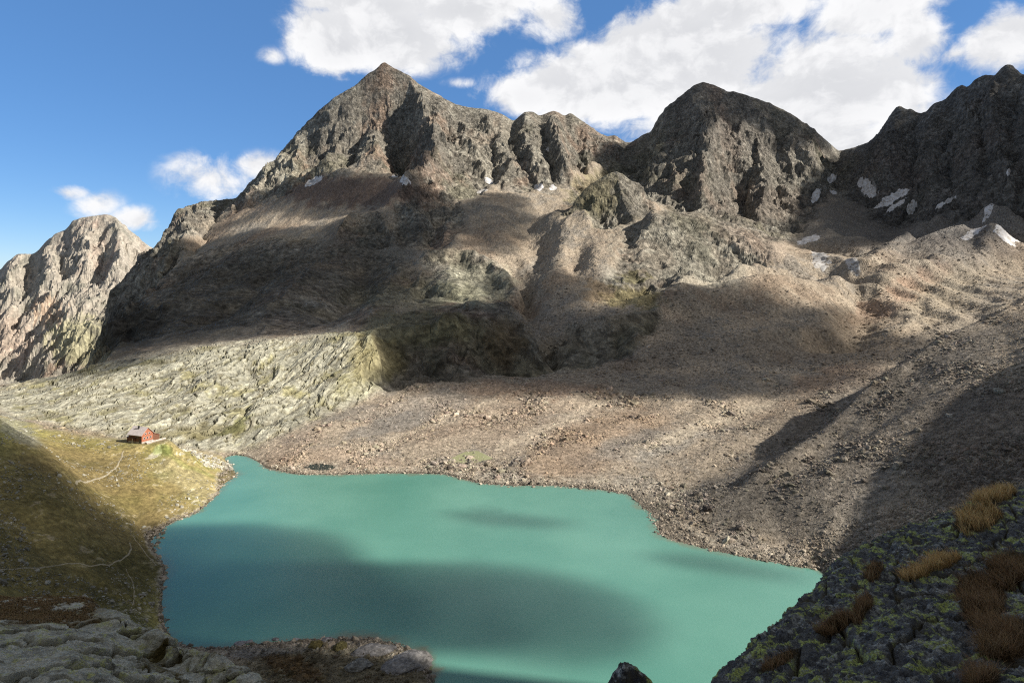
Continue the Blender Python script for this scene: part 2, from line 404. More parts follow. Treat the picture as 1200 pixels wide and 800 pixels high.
# keep the skyline where it was measured
sky_y = np.interp(cu, [p[0] for p in SKY_MAIN], [p[2] for p in SKY_MAIN])
dsky = np.abs(Y-sky_y[None, :])/sky_y[None, :]
sk = 1-np.exp(-(dsky/.035)**2)
far_y = np.interp(cu, [p[0] for p in SKY_FAR], [p[2] for p in SKY_FAR]); skf = .2+.8*(1-np.exp(-((Y-far_y[None, :])/far_y[None, :]/.03)**2))
sk = np.where(Y > 2750, skf, .22+.78*sk)
# relief
g1 = gully(X, Y, SX, SY, 1/230., 6, 11, gain=.56)
g2 = gully(X+900, Y, SX, SY, 1/60., 4, 57, gain=.58)
warpx = X+fbm(X/90, Y/90, 3, 71)*30; warpy = Y+fbm(X/90, Y/90, 3, 72)*30
rg = ridged(warpx/120, warpy/120, 7, 21, gain=.55)-1.1
f1 = fbm(X/35, Y/35, 6, 31, gain=.55)
f2 = fbm(X/7, Y/7, 5, 41, gain=.62)
st = np.clip(SL/.8, .15, 1.2)
g0 = gully(X+300, Y-200, SX, SY, 1/420., 2, 211, gain=.5)
rg0 = ridged(warpx/330+3, warpy/330, 3, 221, gain=.5)-1.1
Zd = cl*sk*(g0*15*st+rg0*26*st+g1*7*st+g2*1.2*st+rg*9*st+f1*1.5)
Zd = Zd+cl*skf*np.where(Y > 2700, 1, 0)*(g1*14+rg*10)
# slabs: long whaleback steps dipping to the right
sa = Y+.1*X; sbb = X-.12*Y+fbm(X/60, Y/60, 3, 5)*9
slabn = ridged(sa/75, sbb/15, 5, 61, gain=.55)-1.0
wj = fbm(X/14, Y/14, 3, 64)*.35
W1 = worley_rows(sbb/10+wj, sa/36+wj, 66); W2 = worley_rows(sbb/3.4-wj*1.5, sa/11+wj*1.5, 67)
ck1 = smooth(W1[..., 1]-W1[..., 0], .12, 0.); ck2 = smooth(W2[..., 1]-W2[..., 0], .16, 0.)
Zd = Zd+sb*(slabn*1.2+(W1[..., 2]-.5)*2.2-ck1*1.6+(W2[..., 2]-.5)*.4-ck2*.3+f1*.35+f2*.12)
# moraine and scree: low humps, debris fans
soft = np.clip(1-cl-sb-gr, 0, 1)
hum = fbm(X/80, Y/80, 3, 81)*3.2+fbm(X/22, Y/22, 3, 83)*.9
g3 = gully(X, Y, SX, SY, 1/45., 3, 91, gain=.5)
Zd = Zd+soft*(hum*smooth(Y, 380, 620)*.9+g3*.7*np.clip(SL/.4, 0, 1.3)*np.clip(Y/800, .3, 1.6)+f1*.35+f2*.20*np.clip(Y/500, .6, 2.4))
rc = np.hypot(X-P(945,352,980)[0], (Y-980)*.8); ringm = smooth(rc, 60, 110)*smooth(rc, 420, 300)*smooth(U, 985, 1030)*smooth(Y, 760, 840)*smooth(Y, 1230, 1130)
ring = np.sin(rc/9+fbm(X/60, Y/60, 3, 88)*1.5)
Zd = Zd+soft*ringm*ring*3.0
Zd = Zd+gr*(f1*.9+f2*.2+g3*.5*np.clip(SL*2, 0, 1))
zlake = np.clip(np.abs(Zb)/9, 0, 1)
damp = np.where(Y < 480, .12+.88*zlake, 1)
ZZ = Zb+Zd*damp
ZZ = np.where(Y < 160, Zb+f2*.4*np.clip(Y/60, .1, 1), ZZ)
# level terrace for the hut
HX, HY, HZ = P(165, 517, 380)
dh = np.sqrt(((X-HX)/16)**2+((Y-HY)/11)**2)
k = smooth(dh, 1.5, .9); ZZ = ZZ*(1-k)+(HZ-.1)*k

# ------------------------------------------------------------------ landforms: ribs, aretes, gullies, moraine crests (survey lines dropped on the ground)
def sculpt(ZZ):
    VB = VH-(ZZ-H)/Y*F
    def spot(u, v):
        c = int(round((u-cu[0])/(cu[1]-cu[0]))); j0 = np.searchsorted(Y[:, c], 172); ok = VB[j0:, c] <= v; j = j0+int(np.argmax(ok)) if ok.any() else j0+int(np.argmin(VB[j0:, c])); return X[j, c], Y[j, c]
    D = np.zeros_like(ZZ)
    wxx = fbm(X/55, Y/55, 3, 981)*14; wyy = fbm(X/55, Y/55, 3, 983)*14
    for (pts, w, h, kind) in STROKES:
        p = np.array([spot(u, v) for u, v in (pts if len(pts) > 1 else [pts[0], (pts[0][0]+2, pts[0][1]+2)])]); kk = np.clip(np.interp(p[:, 1].mean(), [300, 900, 2200, 4200], [.25, .6, 1.2, 2]), 0, 2)
        r = w*4; m = (X > p[:, 0].min()-r) & (X < p[:, 0].max()+r) & (Y > p[:, 1].min()-r) & (Y < p[:, 1].max()+r)
        x, y = (X+wxx*kk)[m], (Y+wyy*kk)[m]; best = np.full(x.shape, 1e9); tt_ = np.zeros(x.shape); L = 0; seg = np.linalg.norm(np.diff(p, axis=0), axis=1); tot = seg.sum()+1e-6
        for k in range(len(p)-1):
            a, b = p[k], p[k+1]; d = b-a; t = np.clip(((x-a[0])*d[0]+(y-a[1])*d[1])/(d@d+1e-6), 0, 1)
            dd = np.hypot(x-a[0]-t*d[0], y-a[1]-t*d[1]); c = dd < best; best = np.where(c, dd, best); tt_ = np.where(c, (L+t*seg[k])/tot, tt_); L += seg[k]
        prof = np.exp(-(best/w)**2) if kind == 'soft' else np.exp(-best/w*1.3)*(1-np.exp(-((best/w)**2))*.12)
        end = np.clip(tt_/.22, 0, 1)*np.clip((1-tt_)/.15, 0, 1) if kind != 'flat' else 1
        if kind == 'flat': prof = np.exp(-(best/w)**2)
        D[m] += h*(1.5 if kind != 'sharp' and p[:, 1].mean() > 600 else 1.)*prof*(.25+.75*end)
    return D
S_, A_, F_T = 'soft', 'sharp', 'flat'
STROKES = [
 ([(470,84),(484,117),(497,143),(508,163),(511,183),(493,205),(470,238),(445,256)],55,60,A_),
 ([(430,92),(396,148),(376,206)],38,34,A_),([(404,108),(352,158),(338,214)],34,30,A_),([(450,78),(447,138),(432,196)],36,30,A_),
 ([(416,104),(385,150),(358,206)],26,-28,A_),([(442,90),(423,150),(404,196)],28,-34,A_),([(465,95),(468,150),(470,204)],40,-55,S_),
 ([(375,130),(330,185),(318,228)],36,24,A_),([(347,157),(312,200),(296,236)],30,26,A_),
 ([(500,104),(543,160),(568,212)],42,46,A_),([(524,124),(526,170),(530,215)],36,-34,A_),([(560,128),(592,172),(600,214)],36,30,A_),([(548,130),(575,175),(584,212)],26,-26,A_),
 ([(615,133),(613,170),(634,215)],34,44,A_),([(650,132),(656,175),(668,220)],34,44,A_),([(690,148),(690,190)],34,36,A_),([(604,146),(601,172),(622,215)],28,-46,A_),([(636,138),(640,168),(650,214)],28,-46,A_),([(678,142),(674,178),(684,205)],28,-40,A_),([(722,162),(722,186)],30,26,A_),
 ([(803,106),(785,140),(770,180),(757,222)],44,66,A_),([(815,102),(801,150),(786,196),(800,244)],36,40,A_),([(852,108),(836,150),(830,200),(822,245)],36,40,A_),([(790,118),(772,152),(745,202)],40,-60,S_),
 ([(812,118),(795,165),(775,215)],24,-34,A_),([(835,115),(815,170),(808,235)],26,-34,A_),([(868,115),(852,170),(848,235)],28,-30,A_),
 ([(888,165),(877,205),(868,250)],34,-62,A_),([(884,130),(890,190),(896,245)],36,50,A_),([(915,140),(912,190),(914,250)],28,-34,A_),([(932,140),(926,190),(936,240)],34,36,A_),([(957,158),(950,200),(953,232)],30,28,A_),
 ([(1052,126),(1044,180),(1052,240)],40,56,A_),([(1093,124),(1085,170),(1092,232)],38,50,A_),([(1133,98),(1132,147),(1140,190),(1150,238)],42,64,A_),([(1180,78),(1160,130),(1166,190),(1186,240)],42,66,A_),
 ([(1075,134),(1068,190),(1075,248)],34,-50,A_),([(1112,118),(1110,170),(1118,240)],34,-50,A_),([(1156,92),(1148,150),(1160,225)],34,-54,A_),([(1030,158),(1022,200),(1030,245)],34,36,A_),([(1195,90),(1185,150),(1200,230)],30,-46,A_),
 ([(110,254),(92,300),(96,345)],110,70,A_),([(62,284),(52,335),(30,402)],110,70,A_),([(136,256),(150,300),(128,336)],90,60,A_),([(88,262),(72,315),(66,368)],80,-55,A_),([(124,262),(122,300),(112,340)],70,-45,A_),([(22,300),(10,350),(5,400)],90,80,A_),([(30,300),(30,350),(15,400)],70,-70,A_),([(160,290),(165,320)],60,60,A_),
 # rock spur and flank of the pyramid
 ([(395,284),(410,262),(442,262),(456,276)],26,30,A_),([(470,240),(480,262),(500,285)],40,26,A_),([(520,232),(530,262),(520,290)],40,22,A_),([(498,232),(508,262),(500,288)],30,-20,A_),
 ([(285,292),(240,330),(180,385)],30,16,A_),([(330,296),(300,335),(235,380)],34,-14,S_),([(380,300),(350,340),(300,380)],34,18,A_),([(430,300),(420,340),(380,376)],30,-14,S_),([(470,305),(455,345),(430,376)],26,16,A_),
 ([(236,245),(215,285),(196,310)],50,40,A_),([(262,240),(240,275),(222,300)],34,-34,A_),
 # scree corridor, mounds and channels
 ([(566,232),(582,262),(602,305)],42,13,S_),([(618,248),(628,285),(645,330)],44,-9,S_),([(662,285),(652,310),(648,345)],34,16,S_),([(592,290),(610,330),(628,365)],22,-10,S_),
 ([(500,307),(530,302),(560,310),(590,326),(605,350)],16,14,F_T),([(470,330),(500,345),(540,352)],14,-8,S_),([(612,318),(616,350),(628,385)],16,-10,S_),
 ([(640,398),(648,415),(650,430)],12,-14,S_),([(505,368),(540,362),(600,376),(640,402)],12,4,F_T),([(500,376),(505,400),(500,430)],9,-7,A_),([(556,372),(562,400),(560,430)],9,-7,A_),([(600,384),(604,410),(598,432)],9,-6,A_),([(528,370),(532,400),(530,432)],10,6,A_),
 ([(668,392),(690,384),(730,380),(768,370)],12,8,F_T),([(690,395),(692,418)],8,-6,A_),([(725,390),(722,412)],8,-6,A_),
 # smooth hump, the hollow behind it and the ringed moraine
 ([(777,358),(800,341),(830,331),(870,321),(905,317),(940,323),(985,332)],34,13,F_T),([(800,318),(860,308),(920,310),(965,322),(1008,334)],34,-16,F_T),
 ([(1000,336),(1012,362),(1000,392),(950,408)],26,-15,S_),([(1018,338),(1045,322),(1090,316),(1140,312)],24,12,F_T),
 ([(800,372),(830,360),(880,352)],26,-7,S_),([(850,400),(920,392),(985,385)],22,7,S_),
 ([(1010,322),(1033,306),(1050,293),(1077,277),(1105,263),(1133,257)],22,16,F_T),([(1163,261)],34,26,F_T),([(1165,262),(1160,285),(1150,305)],22,10,S_),
 ([(930,285),(965,290),(1000,300)],30,-16,S_),([(955,300),(985,312),(1005,322)],22,9,S_),
 # side moraine crest and the channel behind it
 ([(1200,355),(1167,375),(1100,402),(1067,428),(1017,461),(973,504),(933,532),(890,560)],7,4,F_T),([(1150,374),(1095,394),(1055,420),(1008,452),(965,492),(925,520)],12,-3,F_T),
 ([(1150,440),(1080,470),(1010,520),(940,575)],10,2.5,S_),([(1180,420),(1110,450),(1040,490),(960,550)],8,-2.5,S_),
 # low ridges on the front moraine
 ([(430,541),(560,490),(700,462)],13,3.2,S_),([(600,546),(720,506),(810,468)],13,3.2,S_),([(340,520),(440,482),(560,456)],12,3,S_),([(390,545),(500,512),(620,480)],10,-2.5,S_),([(690,548),(790,505),(880,460)],12,2.8,S_),([(760,470),(850,452),(940,440)],14,3.5,S_),([(320,545),(380,528),(450,520)],9,2,S_),([(800,560),(860,520),(930,480)],10,2.4,S_),
 # the whalebacks of the slab hill
 ([(200,412),(150,440),(80,470)],12,5,S_),([(330,400),(260,440),(190,490)],14,5,S_),([(405,392),(350,440),(285,500)],13,5,S_),([(270,410),(210,450),(150,490)],9,-4,A_),([(385,405),(335,450),(255,505)],7,-6,A_),([(430,400),(370,450),(305,505)],7,-4,A_)]
ST = sculpt(ZZ)
ZZ = ZZ+np.nan_to_num(ST)*np.where(Y > 1650, sk, 1)
# broken rock: blocks, ledges and dipping beds pushed out along the slope's own normal
nz3 = 1/np.sqrt(1+SX**2+SY**2); NX3, NY3 = -SX*nz3, -SY*nz3
cs = (cl > .03) & (Y > 420); xx, yy, zz = X[cs].astype(np.float32), Y[cs].astype(np.float32), ZZ[cs].astype(np.float32)
sc_ = np.where(yy > 2750, 1.7, np.where(yy < 900, .5, np.where(yy < 1500, .75, 1.))).astype(np.float32)
def par(fn, *a):
    n = len(a[0]); cuts = np.linspace(0, n, 33).astype(int)
    return np.concatenate([f.result() for f in [POOL.submit(fn, *[q[c0:c1] for q in a]) for c0, c1 in zip(cuts[:-1], cuts[1:])]])
def rock3(x, y, z, c):
    b1 = x*.80+z*.55+y*.2; b2 = -x*.55+z*.80; b3 = y-.2*x        # beds dip to the left
    b1, b2, b3 = b1/c, b2/c, b3/c
    w_ = noise3(x/90/c, y/90/c, z/90/c, 900)*18
    s_ = 0; a = 1.; f = 1/85.; w = 1.
    for k in range(6):
        n = 1-np.abs(noise3((b1+w_)*f*.75, (b2+w_*.5)*f*1.45, b3*f, 910+k))*1.35
        n = n*np.abs(n)*w; s_ = s_+a*n; w = np.clip(n*1.5, .25, 1); a *= .56; f *= 2.05
    # flat faces that meet in edges
    q_ = 0; a = 1.; f = 1/120./c; m1 = noise3(x/70/c, y/70/c, z/70/c, 930)*.9; m2 = noise3(x/70/c+9, y/70/c, z/70/c, 931)*.9
    for k in range(5):
        for d, mm in (((.85, .15, .45), m1), ((-.55, .35, .75), m2), ((.15, .9, .35), -m1), ((.95, -.25, -.35), -m2)):
            t = (x*d[0]+y*d[1]+z*d[2])*f*(1+.13*k)+mm*(1+.5*k)+k*.37; q_ = q_+a*(np.abs(t-np.floor(t)-.5)*2-.5)*.42
        a *= .58; f = f*1.93
    return .45*s_+.55*(1.+q_)
r3 = par(rock3, xx, yy, zz, sc_)-1.0
amp3 = (cl[cs]*np.clip(SL[cs]*1.5, .35, 1.15)*np.where(yy < 900, 9/.5, np.where(yy < 1500, 13/.75, np.where(yy > 2750, 10, 19)))*sc_)
fade = np.where(yy > 1700, .6+.4*np.where(yy > 2750, skf[cs], sk[cs]), 1)
hh = r3*amp3*fade
XD, YD = np.zeros_like(X), np.zeros_like(Y)
XD[cs] = hh*NX3[cs]*.8; YD[cs] = hh*NY3[cs]*.8; dzz = np.zeros_like(ZZ); dzz[cs] = hh*nz3[cs]; ZZ = ZZ+dzz
R3 = np.zeros_like(ZZ, dtype=np.float32); R3[cs] = r3
X, Y = X+XD, Y+YD; del XD, YD, dzz
# the skyline stays where it was surveyed
for tgt, lo, hi in ((SKY_MAIN, 1000, 2750), (SKY_FAR, 3300, 5000)):
    tu = np.array([p[0] for p in tgt]); tv = np.array([p[1] for p in tgt]); ty = np.interp(cu, tu, [p[2] for p in tgt])
    V_ = np.where((Y > lo) & (Y < hi), VH-(ZZ-H)/Y*F, 9e3); vm = V_.min(0); dvs = gauss(vm-np.interp(cu, tu, tv), 2.6, 0)
    dvs = np.where((cu > tu[0]) & (cu < tu[-1]), dvs, 0)
    ZZ = ZZ+np.where((Y > lo) & (Y < hi), dvs[None, :]*Y/F*np.exp(-((Y-ty[None, :])/ty[None, :]/.10)**2), 0)

POOLZ = []
for (pu, pvv, rx_, ry_) in ((552, 535, 17, 9), (375, 547, 12, 5)):      # the ground lies level round the two pools
    c_ = int(round((pu-cu[0])/(cu[1]-cu[0]))); row_ = VH-(ZZ[:, c_]-H)/Y[:, c_]*F; js = np.searchsorted(Y[:, c_], 300); j_ = js+int(np.argmax(row_[js:] <= pvv))
    px_, py2, pz_ = X[j_, c_], Y[j_, c_], max(ZZ[j_, c_], .6)
    e_ = np.sqrt(((X-px_)/rx_)**2+((Y-py2)/ry_/1.8)**2); k = smooth(e_, 1.9, 1.); ZZ = ZZ*(1-k)+(pz_-.35*smooth(e_, 1.05, .8))*k; POOLZ.append(pz_-.12)

def ground(x, y):
    """height of the terrain at world (x, y)"""
    u = U0+F*x/y
    i = np.clip((u-cu[0])/(cu[1]-cu[0]), 0, NU-1.001); i0 = int(i); a = i-i0
    r = []
    for c in (i0, i0+1): r.append(np.interp(y, Y[:, c], ZZ[:, c]))
    return r[0]*(1-a)+r[1]*a
VG = VH-(ZZ-H)/Y*F                  # row each vertex shows at
VMIN = np.minimum.accumulate(VG, axis=0)
def hit(u, v):
    """first terrain point seen in column u at row v"""
    c = int(round((u-cu[0])/(cu[1]-cu[0]))); c = min(max(c, 0), NU-1)
    jstart = np.searchsorted(Y[:, c], 172)
    j = jstart+int(np.argmax(VG[jstart:, c] <= v))
    return np.array([X[j, c], Y[j, c], ZZ[j, c]])

# ------------------------------------------------------------------ colour of the ground (what it is made of, with some shade and sun painted in)
def C(*c): return np.array(c, np.float32)
def mixc(A, B, t): return A*(1-t[..., None])+B*t[..., None]
n_a = fbm(X/160, Y/220, 4, 101); n_b = fbm(X/28, Y/40, 5, 103, gain=.6); n_c = fbm(X/4, Y/11, 4, 105, gain=.75)
n_d = fbm(X/300+4, Y/300, 3, 107)
def c3(x, y, z): return fbm3(x/55, y/55, z/45, 4, 951, .6)
def c4(x, y, z): return fbm3(x/11, y/11, z/9, 4, 961, .65)
xx, yy, zz = X[cs].astype(np.float32), Y[cs].astype(np.float32), ZZ[cs].astype(np.float32)
n_b = n_b.copy(); n_c = n_c.copy(); n_b[cs] = par(c3, xx, yy, zz)*.9; n_c[cs] = par(c4, xx, yy, zz)*.9
cellh = hashf(np.arange(NU)[None, :].repeat(NY, 0), np.arange(NY)[:, None].repeat(NU, 1), 5)
rock = np.broadcast_to(C(.205, .188, .158), X.shape+(3,)).copy()
rock = mixc(rock, C(.27, .185, .135), smooth(n_a+n_b*.6, .1, .9)*.6)
rock = mixc(rock, C(.33, .315, .265), smooth(n_b+n_c*.4-n_a*.5, .15, 1.)*.7)
rock = mixc(rock, C(.08, .077, .072), smooth(-n_b+n_c*.5, .25, 1.)*.65)
rock = mixc(rock, C(.185, .18, .105), smooth(n_d-n_b*.4, .1, .8)*.35)
scree = np.broadcast_to(C(.345, .29, .225), X.shape+(3,)).copy()
scree = mixc(scree, C(.27, .205, .15), smooth(n_a+n_b*.5, 0, .9)*.7)
scree = mixc(scree, C(.24, .225, .20), smooth(n_b-n_a+n_c*.2, 0, 1.)*.6)
slab = np.broadcast_to(C(.385, .375, .30), X.shape+(3,)).copy()
streak = fbm(sa/34, sbb/3.0, 5, 111, gain=.7)
slab = mixc(slab, C(.20, .185, .14), smooth(streak+n_c*.35, .0, .7)*.9)
slab = mixc(slab, C(.24, .22, .10), smooth(n_b-.3*streak, .1, .8)*.7)
slab = slab*(1+.35*(W1[..., 2:3]-.5)+.3*(W2[..., 2:3]-.5)); slab = mixc(slab, C(.14, .125, .07), np.clip(ck1*.75+ck2*.25, 0, 1))
grass = np.broadcast_to(C(.37, .335, .12), X.shape+(3,)).copy()
grass = mixc(grass, C(.23, .225, .075), smooth(n_b+n_a*.5, .0, .8)*.7)
grass = mixc(grass, C(.38, .29, .15), smooth(n_a-n_b*.6, .1, .9)*.6)
grass = mixc(grass, C(.52, .50, .42), smooth(n_c+n_b*.7, .75, 1.15)*.8)
farc = np.broadcast_to(C(.37, .335, .285), X.shape+(3,)).copy()
farc = mixc(farc, C(.36, .27, .22), smooth(n_a+n_b*.3, .1, .9)*.6)
farc = mixc(farc, C(.20, .20, .165), smooth(-n_a+n_b*.6, .1, .9)*.6)
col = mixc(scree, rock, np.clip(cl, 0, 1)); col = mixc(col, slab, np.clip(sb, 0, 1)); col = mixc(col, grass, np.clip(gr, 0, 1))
col = np.where((Y > 3000)[..., None], farc, col)
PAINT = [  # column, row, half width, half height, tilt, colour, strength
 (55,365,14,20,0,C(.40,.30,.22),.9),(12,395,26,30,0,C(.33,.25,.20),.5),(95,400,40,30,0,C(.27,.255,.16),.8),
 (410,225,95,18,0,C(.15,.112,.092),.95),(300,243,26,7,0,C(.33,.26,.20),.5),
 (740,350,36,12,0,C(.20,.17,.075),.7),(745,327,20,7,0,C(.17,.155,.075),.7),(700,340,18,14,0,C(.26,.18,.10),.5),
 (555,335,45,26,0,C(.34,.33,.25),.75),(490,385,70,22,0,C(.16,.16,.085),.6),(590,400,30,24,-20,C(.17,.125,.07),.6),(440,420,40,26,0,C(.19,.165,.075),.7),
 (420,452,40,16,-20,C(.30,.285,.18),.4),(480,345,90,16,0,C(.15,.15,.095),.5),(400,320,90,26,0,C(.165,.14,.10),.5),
 (250,350,90,40,-25,C(.15,.13,.095),.55),(148,388,40,34,-35,C(.06,.058,.052),.85),  # shoulder and flank patches darken the rock to deepen its shade
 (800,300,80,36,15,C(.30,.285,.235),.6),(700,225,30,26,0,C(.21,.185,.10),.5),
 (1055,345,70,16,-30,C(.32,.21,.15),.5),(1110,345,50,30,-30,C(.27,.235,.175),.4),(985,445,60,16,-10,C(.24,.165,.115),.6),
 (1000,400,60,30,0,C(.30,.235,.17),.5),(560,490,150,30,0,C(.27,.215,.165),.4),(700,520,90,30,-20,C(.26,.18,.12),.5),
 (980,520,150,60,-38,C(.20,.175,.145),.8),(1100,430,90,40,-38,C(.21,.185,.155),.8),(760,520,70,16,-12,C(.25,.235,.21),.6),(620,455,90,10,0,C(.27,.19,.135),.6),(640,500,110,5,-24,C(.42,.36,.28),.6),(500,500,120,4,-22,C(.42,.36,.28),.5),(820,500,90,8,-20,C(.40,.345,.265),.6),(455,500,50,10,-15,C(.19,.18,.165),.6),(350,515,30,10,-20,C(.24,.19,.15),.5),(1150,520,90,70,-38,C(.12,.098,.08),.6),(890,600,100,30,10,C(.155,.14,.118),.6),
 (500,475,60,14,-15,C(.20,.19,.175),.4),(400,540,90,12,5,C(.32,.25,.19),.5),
 (870,140,110,40,15,C(.17,.15,.135),.5),(1120,190,140,120,-20,C(.135,.132,.13),.75),(1000,262,70,34,0,C(.12,.115,.11),.6),  # first two patches paint shade into the peak top and the wall
 (500,180,22,34,0,C(.12,.11,.10),.4),(575,175,40,40,30,C(.30,.275,.225),.4),(320,205,30,26,-40,C(.36,.34,.28),.7),(850,200,90,60,10,C(.205,.19,.165),.5),(250,350,110,50,-20,C(.125,.118,.10),.6),(420,300,70,40,0,C(.15,.138,.115),.5),  # paints the bowl's shaded side dark and the sunlit rib pale
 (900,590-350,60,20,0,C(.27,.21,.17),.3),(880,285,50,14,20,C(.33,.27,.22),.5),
 (80,620,140,110,0,C(.115,.085,.036),.75),(160,690,60,50,0,C(.105,.095,.032),.6),(20,505,34,12,30,C(.20,.20,.165),.7),  # tone of the shaded hillside painted into the turf
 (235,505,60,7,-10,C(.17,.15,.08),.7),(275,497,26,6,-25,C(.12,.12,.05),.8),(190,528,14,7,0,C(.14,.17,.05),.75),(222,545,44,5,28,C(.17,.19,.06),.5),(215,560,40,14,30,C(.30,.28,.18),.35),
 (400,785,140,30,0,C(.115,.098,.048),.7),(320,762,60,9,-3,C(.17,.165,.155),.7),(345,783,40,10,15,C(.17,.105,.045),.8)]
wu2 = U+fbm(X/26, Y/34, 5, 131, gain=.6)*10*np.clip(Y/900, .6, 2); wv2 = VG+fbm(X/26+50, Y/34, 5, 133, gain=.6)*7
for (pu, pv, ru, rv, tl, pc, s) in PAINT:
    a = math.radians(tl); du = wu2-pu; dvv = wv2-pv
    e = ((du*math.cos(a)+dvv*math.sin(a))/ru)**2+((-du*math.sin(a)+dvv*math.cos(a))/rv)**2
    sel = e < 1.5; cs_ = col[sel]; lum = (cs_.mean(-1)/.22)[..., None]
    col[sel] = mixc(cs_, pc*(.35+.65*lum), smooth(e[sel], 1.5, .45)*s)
# debris bands on the moraine
col = mixc(col, C(.38, .33, .26), ringm*soft*smooth(ring, .2, .9)*.5)
# pale washed stones along the water's edge
wet = smooth(np.abs(ZZ-.05), .4, .1)*smooth(Y, 176, 182)*smooth(Y, 460, 440)
rim = smooth(np.abs(ZZ-.35), .9, .15)*smooth(Y, 176, 182)*smooth(Y, 460, 440)
col = mixc(col, C(.40, .36, .29), np.clip(rim*smooth(n_c, -.6, .5), 0, 1)*.75)
col = col*(1-.6*wet[..., None])
# stones: single blocks light and dark
spk = np.where(cellh > .93, 1.35, np.where(cellh < .10, .7, 1.0))
spk = 1+(spk-1)*np.clip(soft+.5*cl+.12*sb+.35*gr, 0, 1)*.8
col = col*(1+.16*n_c[..., None])*spk[..., None]
col = np.clip(col*.92, .012, .75)

# ------------------------------------------------------------------ materials
def new_mat(name):
    m = bpy.data.materials.new(name); m.use_nodes = True; nt = m.node_tree
    for n in list(nt.nodes): nt.nodes.remove(n)
    o = nt.nodes.new('ShaderNodeOutputMaterial'); b = nt.nodes.new('ShaderNodeBsdfPrincipled')
    nt.links.new(b.outputs[0], o.inputs[0]); return m, nt, b
def node(nt, t, **kw):
    n = nt.nodes.new(t)
    for k, v in kw.items():
        if k.startswith('i_'): n.inputs[k[2:].replace('_', ' ')].default_value = v
        else: setattr(n, k, v)
    return n
def ground_mat(name, s1, s2, bump, rough=.95, contrast=.5):
    m, nt, b = new_mat(name); L = nt.links.new
    at = node(nt, 'ShaderNodeAttribute', attribute_name='col'); geo = node(nt, 'ShaderNodeNewGeometry')
    n1 = node(nt, 'ShaderNodeTexNoise', i_Scale=s1, i_Detail=8., i_Roughness=.68); L(geo.outputs['Position'], n1.inputs['Vector'])
    n2 = node(nt, 'ShaderNodeTexVoronoi', i_Scale=s2); L(geo.outputs['Position'], n2.inputs['Vector'])
    r = node(nt, 'ShaderNodeMapRange'); r.inputs[1].default_value = .3; r.inputs[2].default_value = .7; r.inputs[3].default_value = 1-contrast; r.inputs[4].default_value = 1+contrast
    L(n1.outputs[0], r.inputs[0])
    sep = node(nt, 'ShaderNodeSeparateColor'); L(n2.outputs['Color'], sep.inputs[0])
    r2 = node(nt, 'ShaderNodeMapRange'); r2.inputs[3].default_value = 1-contrast*.6; r2.inputs[4].default_value = 1+contrast*.6; L(sep.outputs[0], r2.inputs[0])
    mu = node(nt, 'ShaderNodeMath', operation='MULTIPLY'); L(r.outputs[0], mu.inputs[0]); L(r2.outputs[0], mu.inputs[1])
    vm = node(nt, 'ShaderNodeVectorMath', operation='SCALE'); L(at.outputs['Color'], vm.inputs[0]); L(mu.outputs[0], vm.inputs['Scale'])
    L(vm.outputs[0], b.inputs['Base Color'])
    ad = node(nt, 'ShaderNodeMath', operation='ADD'); L(n1.outputs[0], ad.inputs[0])
    hs = node(nt, 'ShaderNodeMath', operation='MULTIPLY'); hs.inputs[1].default_value = .35; L(sep.outputs[1], hs.inputs[0]); L(hs.outputs[0], ad.inputs[1])
    bp = node(nt, 'ShaderNodeBump', i_Strength=1.0, i_Distance=bump); L(ad.outputs[0], bp.inputs['Height']); L(bp.outputs[0], b.inputs['Normal'])
    b.inputs['Roughness'].default_value = rough; b.inputs['Specular IOR Level'].default_value = .15
    return m
MT = {'far': ground_mat('far_rock', 1/40., 1/14., 9., contrast=.28), 'cliff': ground_mat('mountain_rock', 1/14., 1/6., 11., contrast=.6),
      'scree': ground_mat('scree', 1/3., 1/2.2, 1.3, contrast=.42), 'slab': ground_mat('slab_rock', 1/6., 1/3., 1.8, contrast=.35),
      'grass': ground_mat('alpine_turf', 1/2.5, 1/1.6, .7, contrast=.4)}

# ------------------------------------------------------------------ meshes
def tag(o, label=None, cat=None, group=None, kind=None):
    for k, v in (('label', label), ('category', cat), ('group', group), ('kind', kind)):
        if v: o[k] = v
    return o
def mesh_obj(name, co, faces, mat, cols=None, parent=None, smooth_=False):
    me = bpy.data.meshes.new(name); co = np.asarray(co, np.float32); faces = np.asarray(faces, np.int32)
    me.vertices.add(len(co)); me.vertices.foreach_set('co', co.ravel())
    k = faces.shape[1]
    me.loops.add(faces.size); me.loops.foreach_set('vertex_index', faces.ravel())
    me.polygons.add(len(faces)); me.polygons.foreach_set('loop_start', np.arange(0, faces.size, k, dtype=np.int32)); me.polygons.foreach_set('loop_total', np.full(len(faces), k, np.int32))
    me.polygons.foreach_set('use_smooth', np.full(len(faces), bool(smooth_)))
    me.update(calc_edges=True)
    if cols is not None:
        a = me.attributes.new('col', 'FLOAT_COLOR', 'POINT'); a.data.foreach_set('color', np.concatenate([cols, np.ones((len(cols), 1))], 1).astype(np.float32).ravel())
    me.materials.append(mat); o = bpy.data.objects.new(name, me); COL.objects.link(o)
    if parent: o.parent = parent
    return o
idx = np.arange(NY*NU).reshape(NY, NU)
quads = np.stack([idx[:-1, :-1], idx[:-1, 1:], idx[1:, 1:], idx[1:, :-1]], -1).reshape(-1, 4)
fm = lambda A: A[:-1, :-1].ravel()
fy, fu, fv, fz = fm(Y), fm(U), fm(VG), fm(ZZ)
mid = np.interp(fu, [p[0] for p in SKY_MAIN], [p[2] for p in SKY_MAIN])
reg = np.full(len(quads), 'moraine', dtype='<U12')
gm, sm, cm = fm(gr), fm(sb), fm(cl)
reg[fy > 820] = 'flank'
